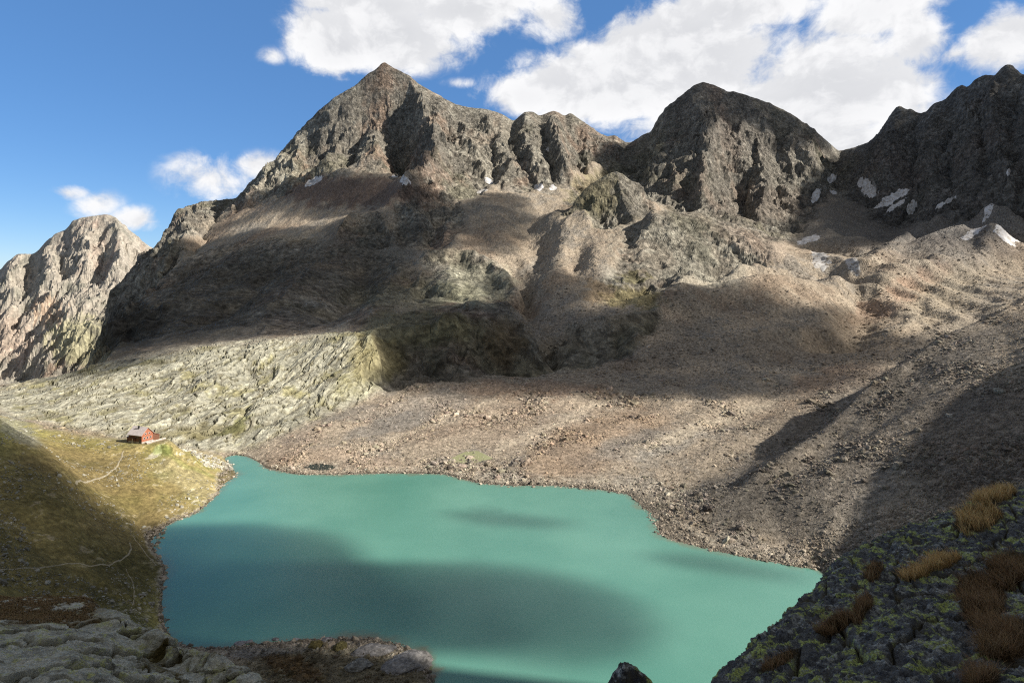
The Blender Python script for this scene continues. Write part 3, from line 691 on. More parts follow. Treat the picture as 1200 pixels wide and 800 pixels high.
# split of the mountains in plan (column and depth)
reg[(fm(gr) > .5) & (fy < 440)] = 'meadow'
reg[(fy < 176)] = 'nearslope'
reg[(fu < 300) & (fy < 415) & (reg == 'moraine') & (fy > 170)] = 'meadow'
reg[(sm > .5)] = 'slabs'
reg[(fu < 300) & (reg == 'moraine') & (fy < 820)] = 'slabs'
reg[(fu >= 600) & (fu < 1045) & (fy >= 820) & (fy < 1420)] = 'platform'
reg[(fu >= 765) & (fu < 978) & (fy >= 1420)] = 'peak_r'
reg[(fu >= 560) & (fu < 765) & (fy >= 1420)] = 'ridge_c'
reg[(fu >= 978) & (fy >= 1400)] = 'ridge_r'
reg[(fu >= 1045) & (fy >= 820) & (fy < 1400)] = 'uppermoraine'
reg[(fu < 560) & (fy >= 1520)] = 'peak_main'
reg[((fy > 2750) & (fu < 300))] = 'far'
NAMES = {'moraine': ('moraine', 'scree', 'brown boulder moraine sloping into the far shore of the lake'),
 'flank': ('mountain_flank', 'cliff', 'dark rounded lower mountain flank behind the pale slabs'),
 'meadow': ('meadow_hill', 'grass', 'grassy hill by the left shore that carries the red hut'),
 'nearslope': ('near_hillside', 'grass', 'steep hillside falling from the viewpoint to the near shore'),
 'slabs': ('slab_hill', 'slab', 'pale ice-polished rock slabs behind the hut'),
 'platform': ('rock_platform', 'scree', 'rocky terrace and smooth brown moraine hump below the right peak'),
 'peak_r': ('mountain_peak', 'cliff', 'broad rounded dark-topped peak right of centre'),
 'ridge_c': ('mountain_ridge', 'cliff', 'low serrated ridge between the two big peaks'),
 'ridge_r': ('mountain_wall', 'cliff', 'dark jagged mountain wall at the right with snow at its foot'),
 'uppermoraine': ('upper_moraine', 'scree', 'banded brown upper moraine below the dark mountain wall'),
 'peak_main': ('mountain_pyramid', 'cliff', 'sharp pyramid peak left of centre, the highest in view'),
 'far': ('distant_mountain', 'far', 'pale distant mountain at the far left')}
XYZ = np.stack([X, Y, ZZ], -1).reshape(-1, 3); CC = col.reshape(-1, 3)
for key, (nm, mt, lab) in NAMES.items():
    q = quads[reg == key]
    if not len(q): continue
    u_, inv = np.unique(q, return_inverse=True)
    o = mesh_obj(nm, XYZ[u_], inv.reshape(-1, 4), MT[mt], CC[u_]); tag(o, lab, kind='structure')
    if mt == 'cliff':   # scree fans inside the mountain meshes keep the scree grain
        o.data.materials.append(MT['scree']); fc = cm[reg == key]
        o.data.polygons.foreach_set('material_index', (fc < .4).astype(np.int32))
    elif key in ('moraine', 'platform'):
        o.data.materials.append(MT['cliff']); fc = cm[reg == key]
        o.data.polygons.foreach_set('material_index', (fc > .5).astype(np.int32))

# ------------------------------------------------------------------ the lake
lk = np.array([((u-U0)/F*shore(v), shore(v)) for u, v in LAKE[:-1]])
cen = lk.mean(0)
def offset_poly(p, d):
    n = len(p); out = []
    area = .5*sum(p[i][0]*p[(i+1) % n][1]-p[(i+1) % n][0]*p[i][1] for i in range(n))
    for i in range(n):
        t = p[(i+1) % n]-p[i-1]; t = t/np.linalg.norm(t); nn = np.array([t[1], -t[0]])*(1 if area > 0 else -1)
        out.append(p[i]+nn*d)
    return np.array(out)
lo = offset_poly(lk, 2.0)
m, nt, b = new_mat('glacial_water'); L = nt.links.new
geo = node(nt, 'ShaderNodeNewGeometry')
mp = node(nt, 'ShaderNodeMapping'); mp.inputs['Scale'].default_value = (1, 1.8, 1); L(geo.outputs['Position'], mp.inputs['Vector'])
w1 = node(nt, 'ShaderNodeTexNoise', i_Scale=1.1, i_Detail=4., i_Roughness=.6); L(mp.outputs[0], w1.inputs['Vector'])
w2 = node(nt, 'ShaderNodeTexNoise', i_Scale=.02, i_Detail=3., i_Roughness=.5); L(geo.outputs['Position'], w2.inputs['Vector'])
cr = node(nt, 'ShaderNodeValToRGB'); cr.color_ramp.elements[0].position = .35; cr.color_ramp.elements[1].position = .68
cr.color_ramp.elements[0].color = (.088, .245, .195, 1); cr.color_ramp.elements[1].color = (.12, .295, .235, 1); L(w2.outputs[0], cr.inputs[0]); L(cr.outputs[0], b.inputs['Base Color'])
bp = node(nt, 'ShaderNodeBump', i_Strength=.6, i_Distance=.10); L(w1.outputs[0], bp.inputs['Height']); L(bp.outputs[0], b.inputs['Normal'])
b.inputs['Roughness'].default_value = .16; b.inputs['IOR'].default_value = 1.33
import bmesh
gx_, gy_ = np.meshgrid(np.arange(lk[:, 0].min()-6, lk[:, 0].max()+8, 1.6), np.arange(lk[:, 1].min()-6, lk[:, 1].max()+8, 1.6))
ins = np.zeros(gx_.shape, bool); dist = np.full(gx_.shape, 1e9)
for k in range(len(lk)):
    a, b2 = lk[k], lk[(k+1) % len(lk)]; d = b2-a
    if a[1] != b2[1]: ins ^= ((a[1] > gy_) != (b2[1] > gy_)) & (gx_ < d[0]*(gy_-a[1])/d[1]+a[0])
    t = np.clip(((gx_-a[0])*d[0]+(gy_-a[1])*d[1])/(d@d), 0, 1); dist = np.minimum(dist, np.hypot(gx_-a[0]-t*d[0], gy_-a[1]-t*d[1]))
sd = np.where(ins, dist, -dist); keep = sd > -2.6
I_ = np.arange(sd.size).reshape(sd.shape); kq = keep[:-1, :-1] & keep[1:, :-1] & keep[1:, 1:] & keep[:-1, 1:]
qf = np.stack([I_[:-1, :-1], I_[:-1, 1:], I_[1:, 1:], I_[1:, :-1]], -1)[kq]; us_, inv_ = np.unique(qf, return_inverse=True)
pts_ = np.stack([gx_.ravel(), gy_.ravel(), np.zeros(gx_.size)], -1)[us_]
sh = smooth(sd+fbm(gx_/6, gy_/6, 4, 33)*2.2, 3.4, -.2).ravel()[us_]; wide = smooth(fbm(gx_/35, gy_/35, 3, 34), .0, .6).ravel()[us_]
o = mesh_obj('lake', pts_, inv_.reshape(-1, 4), m, np.stack([sh*(.35+.65*wide), sh, wide], -1), smooth_=True); tag(o, 'turquoise glacial lake in the valley floor', kind='structure')
wa = node(nt, 'ShaderNodeAttribute', attribute_name='col'); ws = node(nt, 'ShaderNodeSeparateColor'); L(wa.outputs['Color'], ws.inputs[0])
wm = node(nt, 'ShaderNodeMix', data_type='RGBA'); L(ws.outputs[0], wm.inputs[0]); L(cr.outputs[0], wm.inputs[6]); wm.inputs[7].default_value = (.16, .17, .11, 1); L(wm.outputs[2], b.inputs['Base Color'])
WATER = m

# ------------------------------------------------------------------ unseen mountain spur beside the viewpoint, its crest shaped to shade the near ground
tanE = math.tan(SUN_EL); sx_, sy_ = math.sin(SUN_AZ), math.cos(SUN_AZ)      # towards the sun in plan
nx_, ny_ = -sy_, sx_                                                         # across it
def spur():
    q = np.linspace(-900, 520, 170); d = np.linspace(-1, 1, 90)
    pc = np.interp(q, [-900, 0, 150, 200, 280, 400, 520], [950, 720, 560, 480, 420, 400, 385])
    ps = np.interp(q, [-900, 100, 150, 162, 172, 180, 186, 204, 249, 264, 272, 281, 336, 392, 520], [-560, -480, -400, -330, -180, -90, 30, 60, 95, 96, 90, 62, 116, 176, 260])
    zt = np.interp(q, [-900, 150, 180, 279, 336, 392, 520], [60, 40, 0, 0, 34, 66, 80])
    hc = zt+tanE*(pc-ps)
    hc = hc*(1+.012*noise2(q/9, q*0, 3))
    Wl = np.interp(q, [-900, 0, 165, 300, 520], [760, 640, 400, 300, 240]); Wr = 520
    Q, D = np.meshgrid(q, d, indexing='ij'); PC, HC = pc[:, None]+D*0, hc[:, None]+D*0
    PP = PC+np.where(D < 0, D*Wl[:, None], D*Wr); ZP = HC*(1-np.abs(D)**1.05)-20*np.abs(D)
    ZP = ZP+np.where(np.abs(D) > .02, fbm(Q/60, PP/60, 5, 9)*HC*.05*np.minimum(1, np.abs(D)*4), 0)
    co = np.stack([PP*sx_+Q*nx_, PP*sy_+Q*ny_, ZP], -1).reshape(-1, 3)
    n = len(d); I = np.arange(len(q)*n).reshape(len(q), n)
    fc = np.stack([I[:-1, :-1], I[1:, :-1], I[1:, 1:], I[:-1, 1:]], -1).reshape(-1, 4)
    co = np.array(co); cc = np.tile(C(.19, .17, .14), (len(co), 1))
    tag(mesh_obj('unseen_spur', co, fc, MT['cliff'], cc), 'unseen rocky spur beside the viewpoint, shaped to shade the near slopes', kind='structure')
spur()

# ------------------------------------------------------------------ unseen clouds over the valley, hulls shaped to throw the soft shade
vis = (VG <= VMIN+.8)
cm_, cnt, cb = new_mat('cloud_vapour'); cnt.nodes.remove(cb)
pv = node(cnt, 'ShaderNodeVolumeScatter'); pv.inputs['Color'].default_value = (1, 1, 1, 1); pv.inputs['Density'].default_value = .022; pv.inputs['Anisotropy'].default_value = .3
cnt.links.new(pv.outputs[0], [n for n in cnt.nodes if n.type == 'OUTPUT_MATERIAL'][0].inputs['Volume'])
WOB1 = fbm(X/120, Y/160, 3, 301)*.35
def cloud(ells, label, hc=1500., cell=14., thick=92., lit=(), extra=None):
    fld_pts = []; fld_w = []
    ey = (Y > 172)
    wgt = np.zeros_like(X)
    wob1 = WOB1
    for (eu, ev, ru, rv, tl, s) in ells:
        a = math.radians(tl); du = U-eu; dw = VG-ev
        e = ((du*math.cos(a)+dw*math.sin(a))/ru)**2+((-du*math.sin(a)+dw*math.cos(a))/rv)**2+wob1
        wgt = np.maximum(wgt, (e < 1.0)*s)
    for (eu, ev, ru, rv, tl) in lit:
        a = math.radians(tl); du = U-eu; dw = VG-ev
        e = ((du*math.cos(a)+dw*math.sin(a))/ru)**2+((-du*math.sin(a)+dw*math.cos(a))/rv)**2+wob1
        wgt = np.where(e < 1, 0, wgt)
    if extra is not None: wgt = np.maximum(wgt, extra)
    if 'flank' in label: ey = ey & (Y < 2000)
    sel = vis & ey & (wgt > 0)
    if not sel.any(): print('no cloud', label); return
    px, py_, pz, pw = X[sel], Y[sel], ZZ[sel], wgt[sel]
    t = (hc-pz)/SUN[2]; cx_, cy_ = px+SUN[0]*t, py_+SUN[1]*t
    x0, y0 = cx_.min()-8*cell, cy_.min()-8*cell
    nx, ny = int((cx_.max()-x0)/cell)+9, int((cy_.max()-y0)/cell)+9
    A = np.zeros((ny, nx)); np.maximum.at(A, (((cy_-y0)/cell).astype(int), ((cx_-x0)/cell).astype(int)), pw)
    for _ in range(2):      # close pinholes
        B = A.copy()
        for ox in (-1, 0, 1):
            for oy in (-1, 0, 1): B = np.maximum(B, np.roll(np.roll(A, ox, 1), oy, 0))
        A = B
    for _ in range(2):
        B = A.copy()
        for ox in (-1, 0, 1):
            for oy in (-1, 0, 1): B = np.minimum(B, np.roll(np.roll(A, ox, 1), oy, 0))
        A = B
    A = gauss(gauss(A, 1.5, 0), 1.5, 1)
    gx, gy = np.meshgrid(x0+np.arange(nx)*cell, y0+np.arange(ny)*cell)
    T = A*thick*(1+.8*fbm(gx/70, gy/70, 4, 311)); T = np.where(A < .06, 0, np.clip(T-4, 0, None))
    T[0] = T[-1] = 0; T[:, 0] = T[:, -1] = 0
    on = T > .5
    ni = (np.cumsum(on.ravel())-1).reshape(on.shape)
    q = on[:-1, :-1] & on[1:, :-1] & on[1:, 1:] & on[:-1, 1:]
    # border nodes pinch shut
    core = np.zeros_like(on); 
    cntn = np.zeros(on.shape, int)
    for (a, b) in ((0, 0), (1, 0), (1, 1), (0, 1)): cntn[a:a+q.shape[0], b:b+q.shape[1]] += q
    Tz = np.where(cntn == 4, T, 0.)
    top = np.stack([gx, gy, hc+.65*Tz], -1)[on]; bot = np.stack([gx, gy, hc-.35*Tz], -1)[on]
    N = len(top); jj, ii = np.nonzero(q)
    f1_ = np.stack([ni[jj, ii], ni[jj, ii+1], ni[jj+1, ii+1], ni[jj+1, ii]], -1); f2_ = f1_[:, ::-1]+N
    # share the pinched border vertices so that the hull is closed
    edge = (cntn[on] < 4); remap = np.arange(2*N); remap[N:][edge] = np.arange(N)[edge]
    fc = remap[np.concatenate([f1_, f2_])]
    used, inv = np.unique(fc, return_inverse=True)
    o = mesh_obj('cloud', np.concatenate([top, bot])[used], inv.reshape(-1, 4), cm_, smooth_=True)
    tag(o, label, 'cloud')
CLOUDS = [
 ([(150,392,46,38,-30,1),(168,358,34,26,-35,1),(215,345,62,36,-30,.9),(300,312,105,36,-18,.75),(390,320,110,52,0,1),(330,375,120,15,-4,.9),(480,340,50,40,0,.8),],
   'wide cloud shading the dark flank of the pyramid peak', [(556,338,58,30,10)]),
 ([(400,226,82,24,0,.9),(470,228,40,24,0,.7),(505,262,46,34,0,.9),(455,285,50,24,0,.7)], 'cloud shading the scree bowl below the pyramid peak', [(315,243,40,9,0)]),
 ([(592,258,30,36,5,.9),(590,285,22,14,0,.6)], 'small round cloud shading the scree corridor', []),
 ([(655,333,60,10,0,.7),(645,368,62,20,0,.85)], 'narrow cloud shading the brown ground between the knolls', []),
 ([(470,386,44,11,4,.7),(515,398,36,26,20,.6),(580,402,75,42,0,1),(655,415,90,40,0,1),(720,412,80,42,0,1),(835,386,92,48,-10,1),(905,405,60,32,0,.8),(760,443,190,17,0,1),(1020,410,110,11,-8,.8),(600,448,120,9,0,.8),(960,398,60,22,-30,.6)],
   'long cloud shading the dark hump and the moraine foot', [(745,352,52,22,0)]),
 ([(838,117,58,19,12,.8),(912,140,66,15,28,.8),(770,165,22,50,20,.7)], 'cloud shading the top of the broad peak', []),
 ([(1005,240,60,50,0,.8),(1060,200,70,60,-20,.7),(1165,190,60,80,0,.7)], 'unseen cloud added to darken the mountain wall', [(1128,150,22,26,10)]),  # out-of-view cloud put in to darken the wall
 ([(300,642,100,10,3,.5),(262,690,80,34,0,.8),(400,690,120,13,6,.5),(590,694,95,11,9,.5),(590,622,60,5,5,.5),(850,671,85,7,4,.65),(600,765,90,20,5,.5),(340,742,170,13,0,.9)], 'thin low cloud shading bands of the lake', []),
 ([(960,505,70,12,-36,.5),(905,540,60,14,-36,.35),(870,600,50,10,0,.4)], 'thin cloud shading the side moraine', []),
]
for e, lab, lt in CLOUDS: cloud(e, lab, lit=lt, hc=1900. if 'flank' in lab else 700. if 'lake' in lab else 1500., cell=5. if 'lake' in lab else 14.)
spur_y = np.interp(U, [-350,-200,-100,0,30,60,90,120,150,166,180], [325,310,302,298,295,293,290,289,289,290,286])
near_hill = (U < 190) & (Y < spur_y-9) & (Y > 172) & (ZZ > -.5)
cloud([(150,690,30,30,0,.5)], 'unseen cloud added to shade the hillside at the near left', extra=near_hill*1.0, cell=8.)  # unseen cloud cut to the hillside outline to darken it

# ------------------------------------------------------------------ snow patches
sm_, snt, sb_ = new_mat('old_snow')
sb_.inputs['Base Color'].default_value = (.78, .79, .82, 1); sb_.inputs['Roughness'].default_value = .7
SN = snt.links.new; sg = node(snt, 'ShaderNodeNewGeometry'); sn1 = node(snt, 'ShaderNodeTexNoise', i_Scale=.12, i_Detail=6., i_Roughness=.65); SN(sg.outputs['Position'], sn1.inputs['Vector'])
srm = node(snt, 'ShaderNodeValToRGB'); srm.color_ramp.elements[0].position = .38; srm.color_ramp.elements[0].color = (.36, .33, .30, 1); srm.color_ramp.elements[1].position = .55; srm.color_ramp.elements[1].color = (.62, .61, .62, 1)
SN(sn1.outputs[0], srm.inputs[0]); SN(srm.outputs[0], sb_.inputs['Base Color'])
SNB = fbm(X/16, Y/22, 5, 401, gain=.65)
dirty_ = sm_.copy(); dirty_.name = 'gritty_snow'
for n in dirty_.node_tree.nodes:
    if n.type == 'VALTORGB': n.color_ramp.elements[0].color = (.20, .175, .15, 1); n.color_ramp.elements[1].color = (.46, .45, .44, 1)
def snow(u, v, ru, rv, tl, label):
    a = math.radians(tl); du = U-u; dw = VG-v
    e = ((du*math.cos(a)+dw*math.sin(a))/ru)**2+((-du*math.sin(a)+dw*math.cos(a))/rv)**2+.8*SNB
    inside = (e < 1.5) & (VG <= VMIN+.8) & (Y > 1000)
    qm = inside[:-1, :-1] | inside[1:, :-1] | inside[1:, 1:] | inside[:-1, 1:]
    jj, ii = np.nonzero(qm)
    if len(jj):       # one patch, one piece
        left = set(zip(jj.tolist(), ii.tolist())); best = []
        while left:
            st_ = [left.pop()]; comp = []
            while st_:
                a_ = st_.pop(); comp.append(a_)
                for d_ in ((0, 1), (1, 0), (0, -1), (-1, 0)):
                    b_ = (a_[0]+d_[0], a_[1]+d_[1])
                    if b_ in left: left.discard(b_); st_.append(b_)
            if len(comp) > len(best): best = comp
        jj, ii = np.array(best).T
    if not len(jj): print('no snow', label); return
    q = np.stack([idx[jj, ii], idx[jj, ii+1], idx[jj+1, ii+1], idx[jj+1, ii]], -1)
    used, inv = np.unique(q, return_inverse=True)
    p = XYZ[used].copy(); ee = e.ravel()[used]
    p[:, 2] += np.clip(1.12-ee, -1.5, .8)*1.2
    tag(mesh_obj('snow_patch', p, inv.reshape(-1, 4), dirty_ if any(w in label for w in ('dirty', 'faint', 'dull', 'gravelly')) else sm_, smooth_=True), label, 'snow patch', 'old snow left below the cliffs')
for a in [(368,212,11,3.2,-26,'thin sloping snow strip at the left edge of the scree bowl'),
 (473,211,8,5,24,'bright snow wedge at the top right corner of the scree bowl'),
 (462,206.5,4,1.5,0,'tiny snow fleck just left of the bright wedge in the bowl'),
 (573,212,6,3,30,'small snow patch under the right shoulder of the pyramid peak'),
 (565,224,6,1.8,-20,'faint snow sliver below the shoulder of the pyramid peak'),
 (632,219,5,4,0,'squarish snow patch below the serrated ridge, left of its pair'),
 (648,220,4,3,0,'snow patch below the serrated ridge, right of its pair'),
 (643,175,2.2,2.6,0,'snow fleck high in a gully of the serrated ridge'),
 (957,229,4,8,25,'upright snow strip at the right foot of the broad peak'),
 (976,225,5,2,20,'small flat snow fleck right of the upright strip'),
 (975,209,3.5,5,10,'small snow patch under the col right of the broad peak'),
 (1015,220,7,13,-38,'slanting streaked snow patch high in the shaded cirque'),
 (1045,232,20,5,-28,'longest snow streak across the shaded cirque'),
 (1049,241,13,2.6,-35,'thin snow streak under the longest one in the cirque'),
 (1067,243,5,11,35,'dull snow streak right of the longest one in the cirque'),
 (1108,237,14,2.6,-32,'narrow snow ramp at the foot of the dark wall'),
 (947,281,14,3.6,-16,'flat snow patch at the shaded basin edge below the broad peak'),
 (962,304,9,13,-25,'dirty grey snow patch on the moraine below the basin'),
 (1000,310,7,12,-25,'faint gravelly snow patch right of the dirty grey one'),
 (1158,247,4,16,22,'long snow tongue coming down a gully of the dark wall'),
 (1141,272,15,4,-32,'snow band at the foot of the long snow tongue'),
 (1178,275,17,6,38,'bright snow cap on the cone at the right edge'),
 (1180,202,2,5,15,'snow fleck in the gully near the right edge')]: snow(*a)

# ------------------------------------------------------------------ boulder field on the moraine
def ico():
    t = (1+5**.5)/2
    v = np.array([(-1,t,0),(1,t,0),(-1,-t,0),(1,-t,0),(0,-1,t),(0,1,t),(0,-1,-t),(0,1,-t),(t,0,-1),(t,0,1),(-t,0,-1),(-t,0,1)], float)/1.9
    f = [(0,11,5),(0,5,1),(0,1,7),(0,7,10),(0,10,11),(1,5,9),(5,11,4),(11,10,2),(10,7,6),(7,1,8),(3,9,4),(3,4,2),(3,2,6),(3,6,8),(3,8,9),(4,9,5),(2,4,11),(6,2,10),(8,6,7),(9,8,1)]
    return v, np.array(f)
IV, IF_ = ico()
def rocks(name, pos, size, base, label, mat, kind='stuff', flat=.65, jit=.28):
    n = len(pos); r = np.random.default_rng(len(name)+n)
    sc = size[:, None]*np.stack([r.uniform(.7, 1.3, n), r.uniform(.7, 1.3, n), r.uniform(.45, .9, n)*flat/.65], 1)
    v = IV[None]*(1+r.uniform(-jit, jit, (n, 12, 1)))*sc[:, None, :]
    a = r.uniform(0, 6.283, n); ca, sa2 = np.cos(a)[:, None], np.sin(a)[:, None]
    tx = r.normal(0, .35, n)[:, None]
    x = v[..., 0]*ca-v[..., 1]*sa2; y = v[..., 0]*sa2+v[..., 1]*ca; z = v[..., 2]+x*tx
    v = np.stack([x, y, z], -1)+pos[:, None, :]
    f = (IF_[None]+12*np.arange(n)[:, None, None]).reshape(-1, 3)
    cc = np.repeat(base, 12, 0)
    o = mesh_obj(name, v.reshape(-1, 3), f, mat, cc); tag(o, label, kind=kind); return o
def scatter(mask, n, smin, smax, seed, power=2.2):
    r = np.random.default_rng(seed); jj, ii = np.nonzero(mask)
    k = r.integers(0, len(jj), n); j, i = jj[k], ii[k]
    a, b = r.uniform(0, 1, n), r.uniform(0, 1, n); j2, i2 = np.minimum(j+1, NY-1), np.minimum(i+1, NU-1)
    p = np.stack([X[j, i]*(1-a)+X[j, i2]*a, Y[j, i]*(1-b)+Y[j2, i]*b, ZZ[j, i]*(1-a-b)+ZZ[j, i2]*a+ZZ[j2, i]*b], -1)
    u_ = r.uniform(0, 1, n); s = smin*(1-u_*(1-(smin/smax)**power))**(-1/power)
    return p, s, col[j, i], r
inview = (U > -60) & (U < 1260) & (VG <= VMIN+1)
dens1 = fbm(X/30, Y/45, 4, 501)
base_m = inview & (soft > .5) & (gr < .2) & (sb < .4) & (Y > 176) & (ZZ > .1) & (dens1 > -1.1)
p, s, c, r = scatter(base_m & (Y < 640), 100000, .28, 2.3, 1, 2.7)
c = c*r.uniform(.62, 1.5, (len(c), 1))*r.uniform(.96, 1.04, (len(c), 3)); szn = fbm(p[:, 0]/38, p[:, 1]/60, 3, 551); rocks('boulder_field', p, s*np.clip(p[:, 1]/420, .7, 1.3)*(.6+1.1*smooth(szn, -.1, .7)), np.clip(c, .02, .6), 'countless brown and grey blocks strewn over the moraine', MT['scree'])
p, s, c, r = scatter(base_m & (Y < 275) & (U > 850), 14000, .22, 1.6, 11, 2.6)
c = c*r.uniform(.62, 1.5, (len(c), 1)); rocks('side_boulder_field', p, s, np.clip(c, .02, .6), 'blocks strewn over the shaded side moraine behind the dark rock', MT['scree'])
p, s, c, r = scatter(base_m & (Y >= 640) & (Y < 1500), 16000, .6, 3.4, 2, 2.8)
c = c*r.uniform(.65, 1.5, (len(c), 1)); rocks('upper_boulder_field', p, s, np.clip(c, .02, .6), 'blocks scattered over the upper moraines', MT['scree'])
p, s, c, r = scatter(inview & (gr > .5) & (ZZ > .2) & (Y > 176) & (dens1 > .0), 5000, .15, 1.3, 3)
c = np.tile(C(.36, .345, .29), (len(c), 1))*r.uniform(.5, 1.25, (len(c), 1)); rocks('scattered_stones', p, s, c, 'pale stones scattered through the turf of the hut hill', MT['slab'])
e_ = ((U-228)/48)**2+((VG-536-(U-228)*.28)/7)**2
p, s, c, r = scatter(inview & (e_ < 1) & (Y < 430) & (Y > 300) & (dens1 > -.2), 420, .35, 2.0, 21, 1.8)
c = np.tile(C(.50, .475, .40), (len(c), 1))*r.uniform(.6, 1.15, (len(c), 1)); rocks('meadow_rocks', p, s, c, 'pale rocks cropping out of the turf to the right of the hut', MT['slab'])
shm = inview & (np.abs(ZZ-.1) < .5) & (Y > 178) & (Y < 440)
p, s, c, r = scatter(shm, 9000, .2, 1.5, 4); c = np.tile(C(.36, .31, .25), (len(c), 1))*r.uniform(.4, 1.25, (len(c), 1)); rocks('shore_stones', p, s, c, 'washed stones along the waterline', MT['slab'])
import bmesh
# ------------------------------------------------------------------ foreground rock
def loft(curves, nu, nv):
    """a surface through the given survey curves (column, row, depth), far to near"""
    R = []
    for c in curves:
        w = np.array([P(*p) if len(p) == 3 else p[:3] for p in c], float)
        t = np.concatenate([[0], np.cumsum(np.linalg.norm(np.diff(w, axis=0), axis=1))]); t /= t[-1]
        s = np.linspace(0, 1, nu); R.append(np.stack([np.interp(s, t, w[:, k]) for k in range(3)], -1))
    R = np.array(R); R = np.stack([gauss(R[..., k], nu/90., 1) for k in range(3)], -1)
    n = len(R); s = np.linspace(0, n-1, nv); i = np.clip(s.astype(int), 0, n-2); f = (s-i)[:, None, None]
    p0, p1, p2, p3 = R[np.maximum(i-1, 0)], R[i], R[i+1], R[np.minimum(i+2, n-1)]
    return .5*((2*p1)+(-p0+p2)*f+(2*p0-5*p1+4*p2-p3)*f**2+(-p0+3*p1-3*p2+p3)*f**3)
def normals(S):
    a = np.gradient(S, axis=1); b = np.gradient(S, axis=0); n = np.cross(a, b); n /= np.linalg.norm(n, axis=-1, keepdims=True)+1e-9
    return n*np.where(n[..., 2:] < 0, -1, 1)
def fg_mat(name, scale, lich, lich2, amt, dark):
    m, nt, b = new_mat(name); L = nt.links.new
    geo = node(nt, 'ShaderNodeNewGeometry'); at = node(nt, 'ShaderNodeAttribute', attribute_name='col')
    def N(sc, det=8., rg_=.62, off=0):
        mp = node(nt, 'ShaderNodeMapping'); mp.inputs['Location'].default_value = (off, off, off); L(geo.outputs['Position'], mp.inputs['Vector'])
        n = node(nt, 'ShaderNodeTexNoise', i_Scale=sc*scale, i_Detail=det, i_Roughness=rg_); L(mp.outputs[0], n.inputs['Vector']); return n.outputs[0]
    def ramp(x, a, c):
        r = node(nt, 'ShaderNodeMapRange'); r.inputs[1].default_value = a; r.inputs[2].default_value = c; L(x, r.inputs[0]); return r.outputs[0]
    def mix(f, a, c):
        n = node(nt, 'ShaderNodeMix', data_type='RGBA'); L(f, n.inputs[0])
        for s_, x in ((6, a), (7, c)):
            if isinstance(x, tuple): n.inputs[s_].default_value = x
            else: L(x, n.inputs[s_])
        return n.outputs[2]
    def mul(a, c):
        n = node(nt, 'ShaderNodeMath', operation='MULTIPLY'); L(a, n.inputs[0])
        if isinstance(c, float): n.inputs[1].default_value = c
        else: L(c, n.inputs[1])
        return n.outputs[0]
    sep = node(nt, 'ShaderNodeSeparateColor'); L(at.outputs['Color'], sep.inputs[0])
    c0 = mix(ramp(N(6.), .42, .62), at.outputs['Color'], dark)
    c1 = mix(mul(ramp(N(1.9, off=5), amt, amt+.04), ramp(N(16., off=7), .38, .55)), c0, lich)
    c2 = mix(mul(ramp(N(2.1, off=11), .53, .60), ramp(N(11., off=3), .42, .6)), c1, lich2)
    # keep turf and cracks (marked by alpha) free of lichen
    al = at.outputs['Alpha']; cf = mix(al, at.outputs['Color'], c2)
    hv = ramp(N(30., off=2), .25, .75); sc = node(nt, 'ShaderNodeVectorMath', operation='SCALE'); L(cf, sc.inputs[0])
    r2 = node(nt, 'ShaderNodeMapRange'); r2.inputs[3].default_value = .6; r2.inputs[4].default_value = 1.4; L(hv, r2.inputs[0]); L(r2.outputs[0], sc.inputs['Scale'])
    L(sc.outputs[0], b.inputs['Base Color'])
    bp = node(nt, 'ShaderNodeBump', i_Strength=1.0, i_Distance=.10/scale); L(N(7., 10., .7), bp.inputs['Height']); L(bp.outputs[0], b.inputs['Normal'])
    b.inputs['Roughness'].default_value = .93; b.inputs['Specular IOR Level'].default_value = .2
    return m
def grid_obj(name, S, mat, cols, alpha, label):
    nv, nu = S.shape[:2]; I = np.arange(nv*nu).reshape(nv, nu)
    fc = np.stack([I[:-1, :-1], I[1:, :-1], I[1:, 1:], I[:-1, 1:]], -1).reshape(-1, 4)
    o = mesh_obj(name, S.reshape(-1, 3), fc, mat, cols.reshape(-1, 3), smooth_=False)
    d = np.concatenate([cols.reshape(-1, 3), alpha.reshape(-1, 1)], 1).astype(np.float32)
    o.data.attributes['col'].data.foreach_set('color', d.ravel()); tag(o, label, kind='structure'); return o
def proj(S): return U0+F*S[..., 0]/S[..., 1], VH-(S[..., 2]-H)/S[..., 1]*F

MFR = fg_mat('lichened_dark_rock', 1.5, (.44, .50, .15, 1), (.42, .43, .40, 1), .52, (.05, .052, .06, 1))
MFL = fg_mat('lichened_grey_rock', 1.0, (.50, .50, .20, 1), (.66, .62, .50, 1), .54, (.36, .345, .28, 1))
right_curves = [
 [(812,900,11),(850,860,12),(890,820,13.5),(925,775,15.5),(962,735,17.5),(1000,705,19),(1045,672,20.5),(1085,655,22),(1120,642,23),(1160,625,24),(1210,612,25),(1310,590,27),(1500,560,29)],
 [(830,818,9),(852,796,9.5),(872,778,10),(902,743,11.5),(932,713,13),(957,690,14),(968,679,14.6),(986,656,15.5),(1011,641,16.4),(1041,624,17.3),(1076,614,18.2),(1111,600,19),(1151,588,20),(1201,574,21),(1300,557,23),(1500,535,25)],
 [(862,850,7.4),(930,800,8.4),(985,757,9.6),(1035,718,11),(1082,690,12.4),(1132,665,13.8),(1200,640,15.2),(1300,618,17),(1500,596,18)],
 [(905,905,6),(1000,860,6.7),(1060,812,7.6),(1105,780,8.6),(1152,748,9.7),(1202,720,10.8),(1300,690,12.2),(1500,668,13)],
 [(1000,1010,4.5),(1100,925,5.2),(1200,862,6.2),(1300,822,7),(1500,782,8)],
 [(1050,1250,3.4),(1200,1100,3.8),(1350,1000,4.4),(1550,900,5)]]
S = loft(right_curves, 1050, 900); nrm = normals(S)
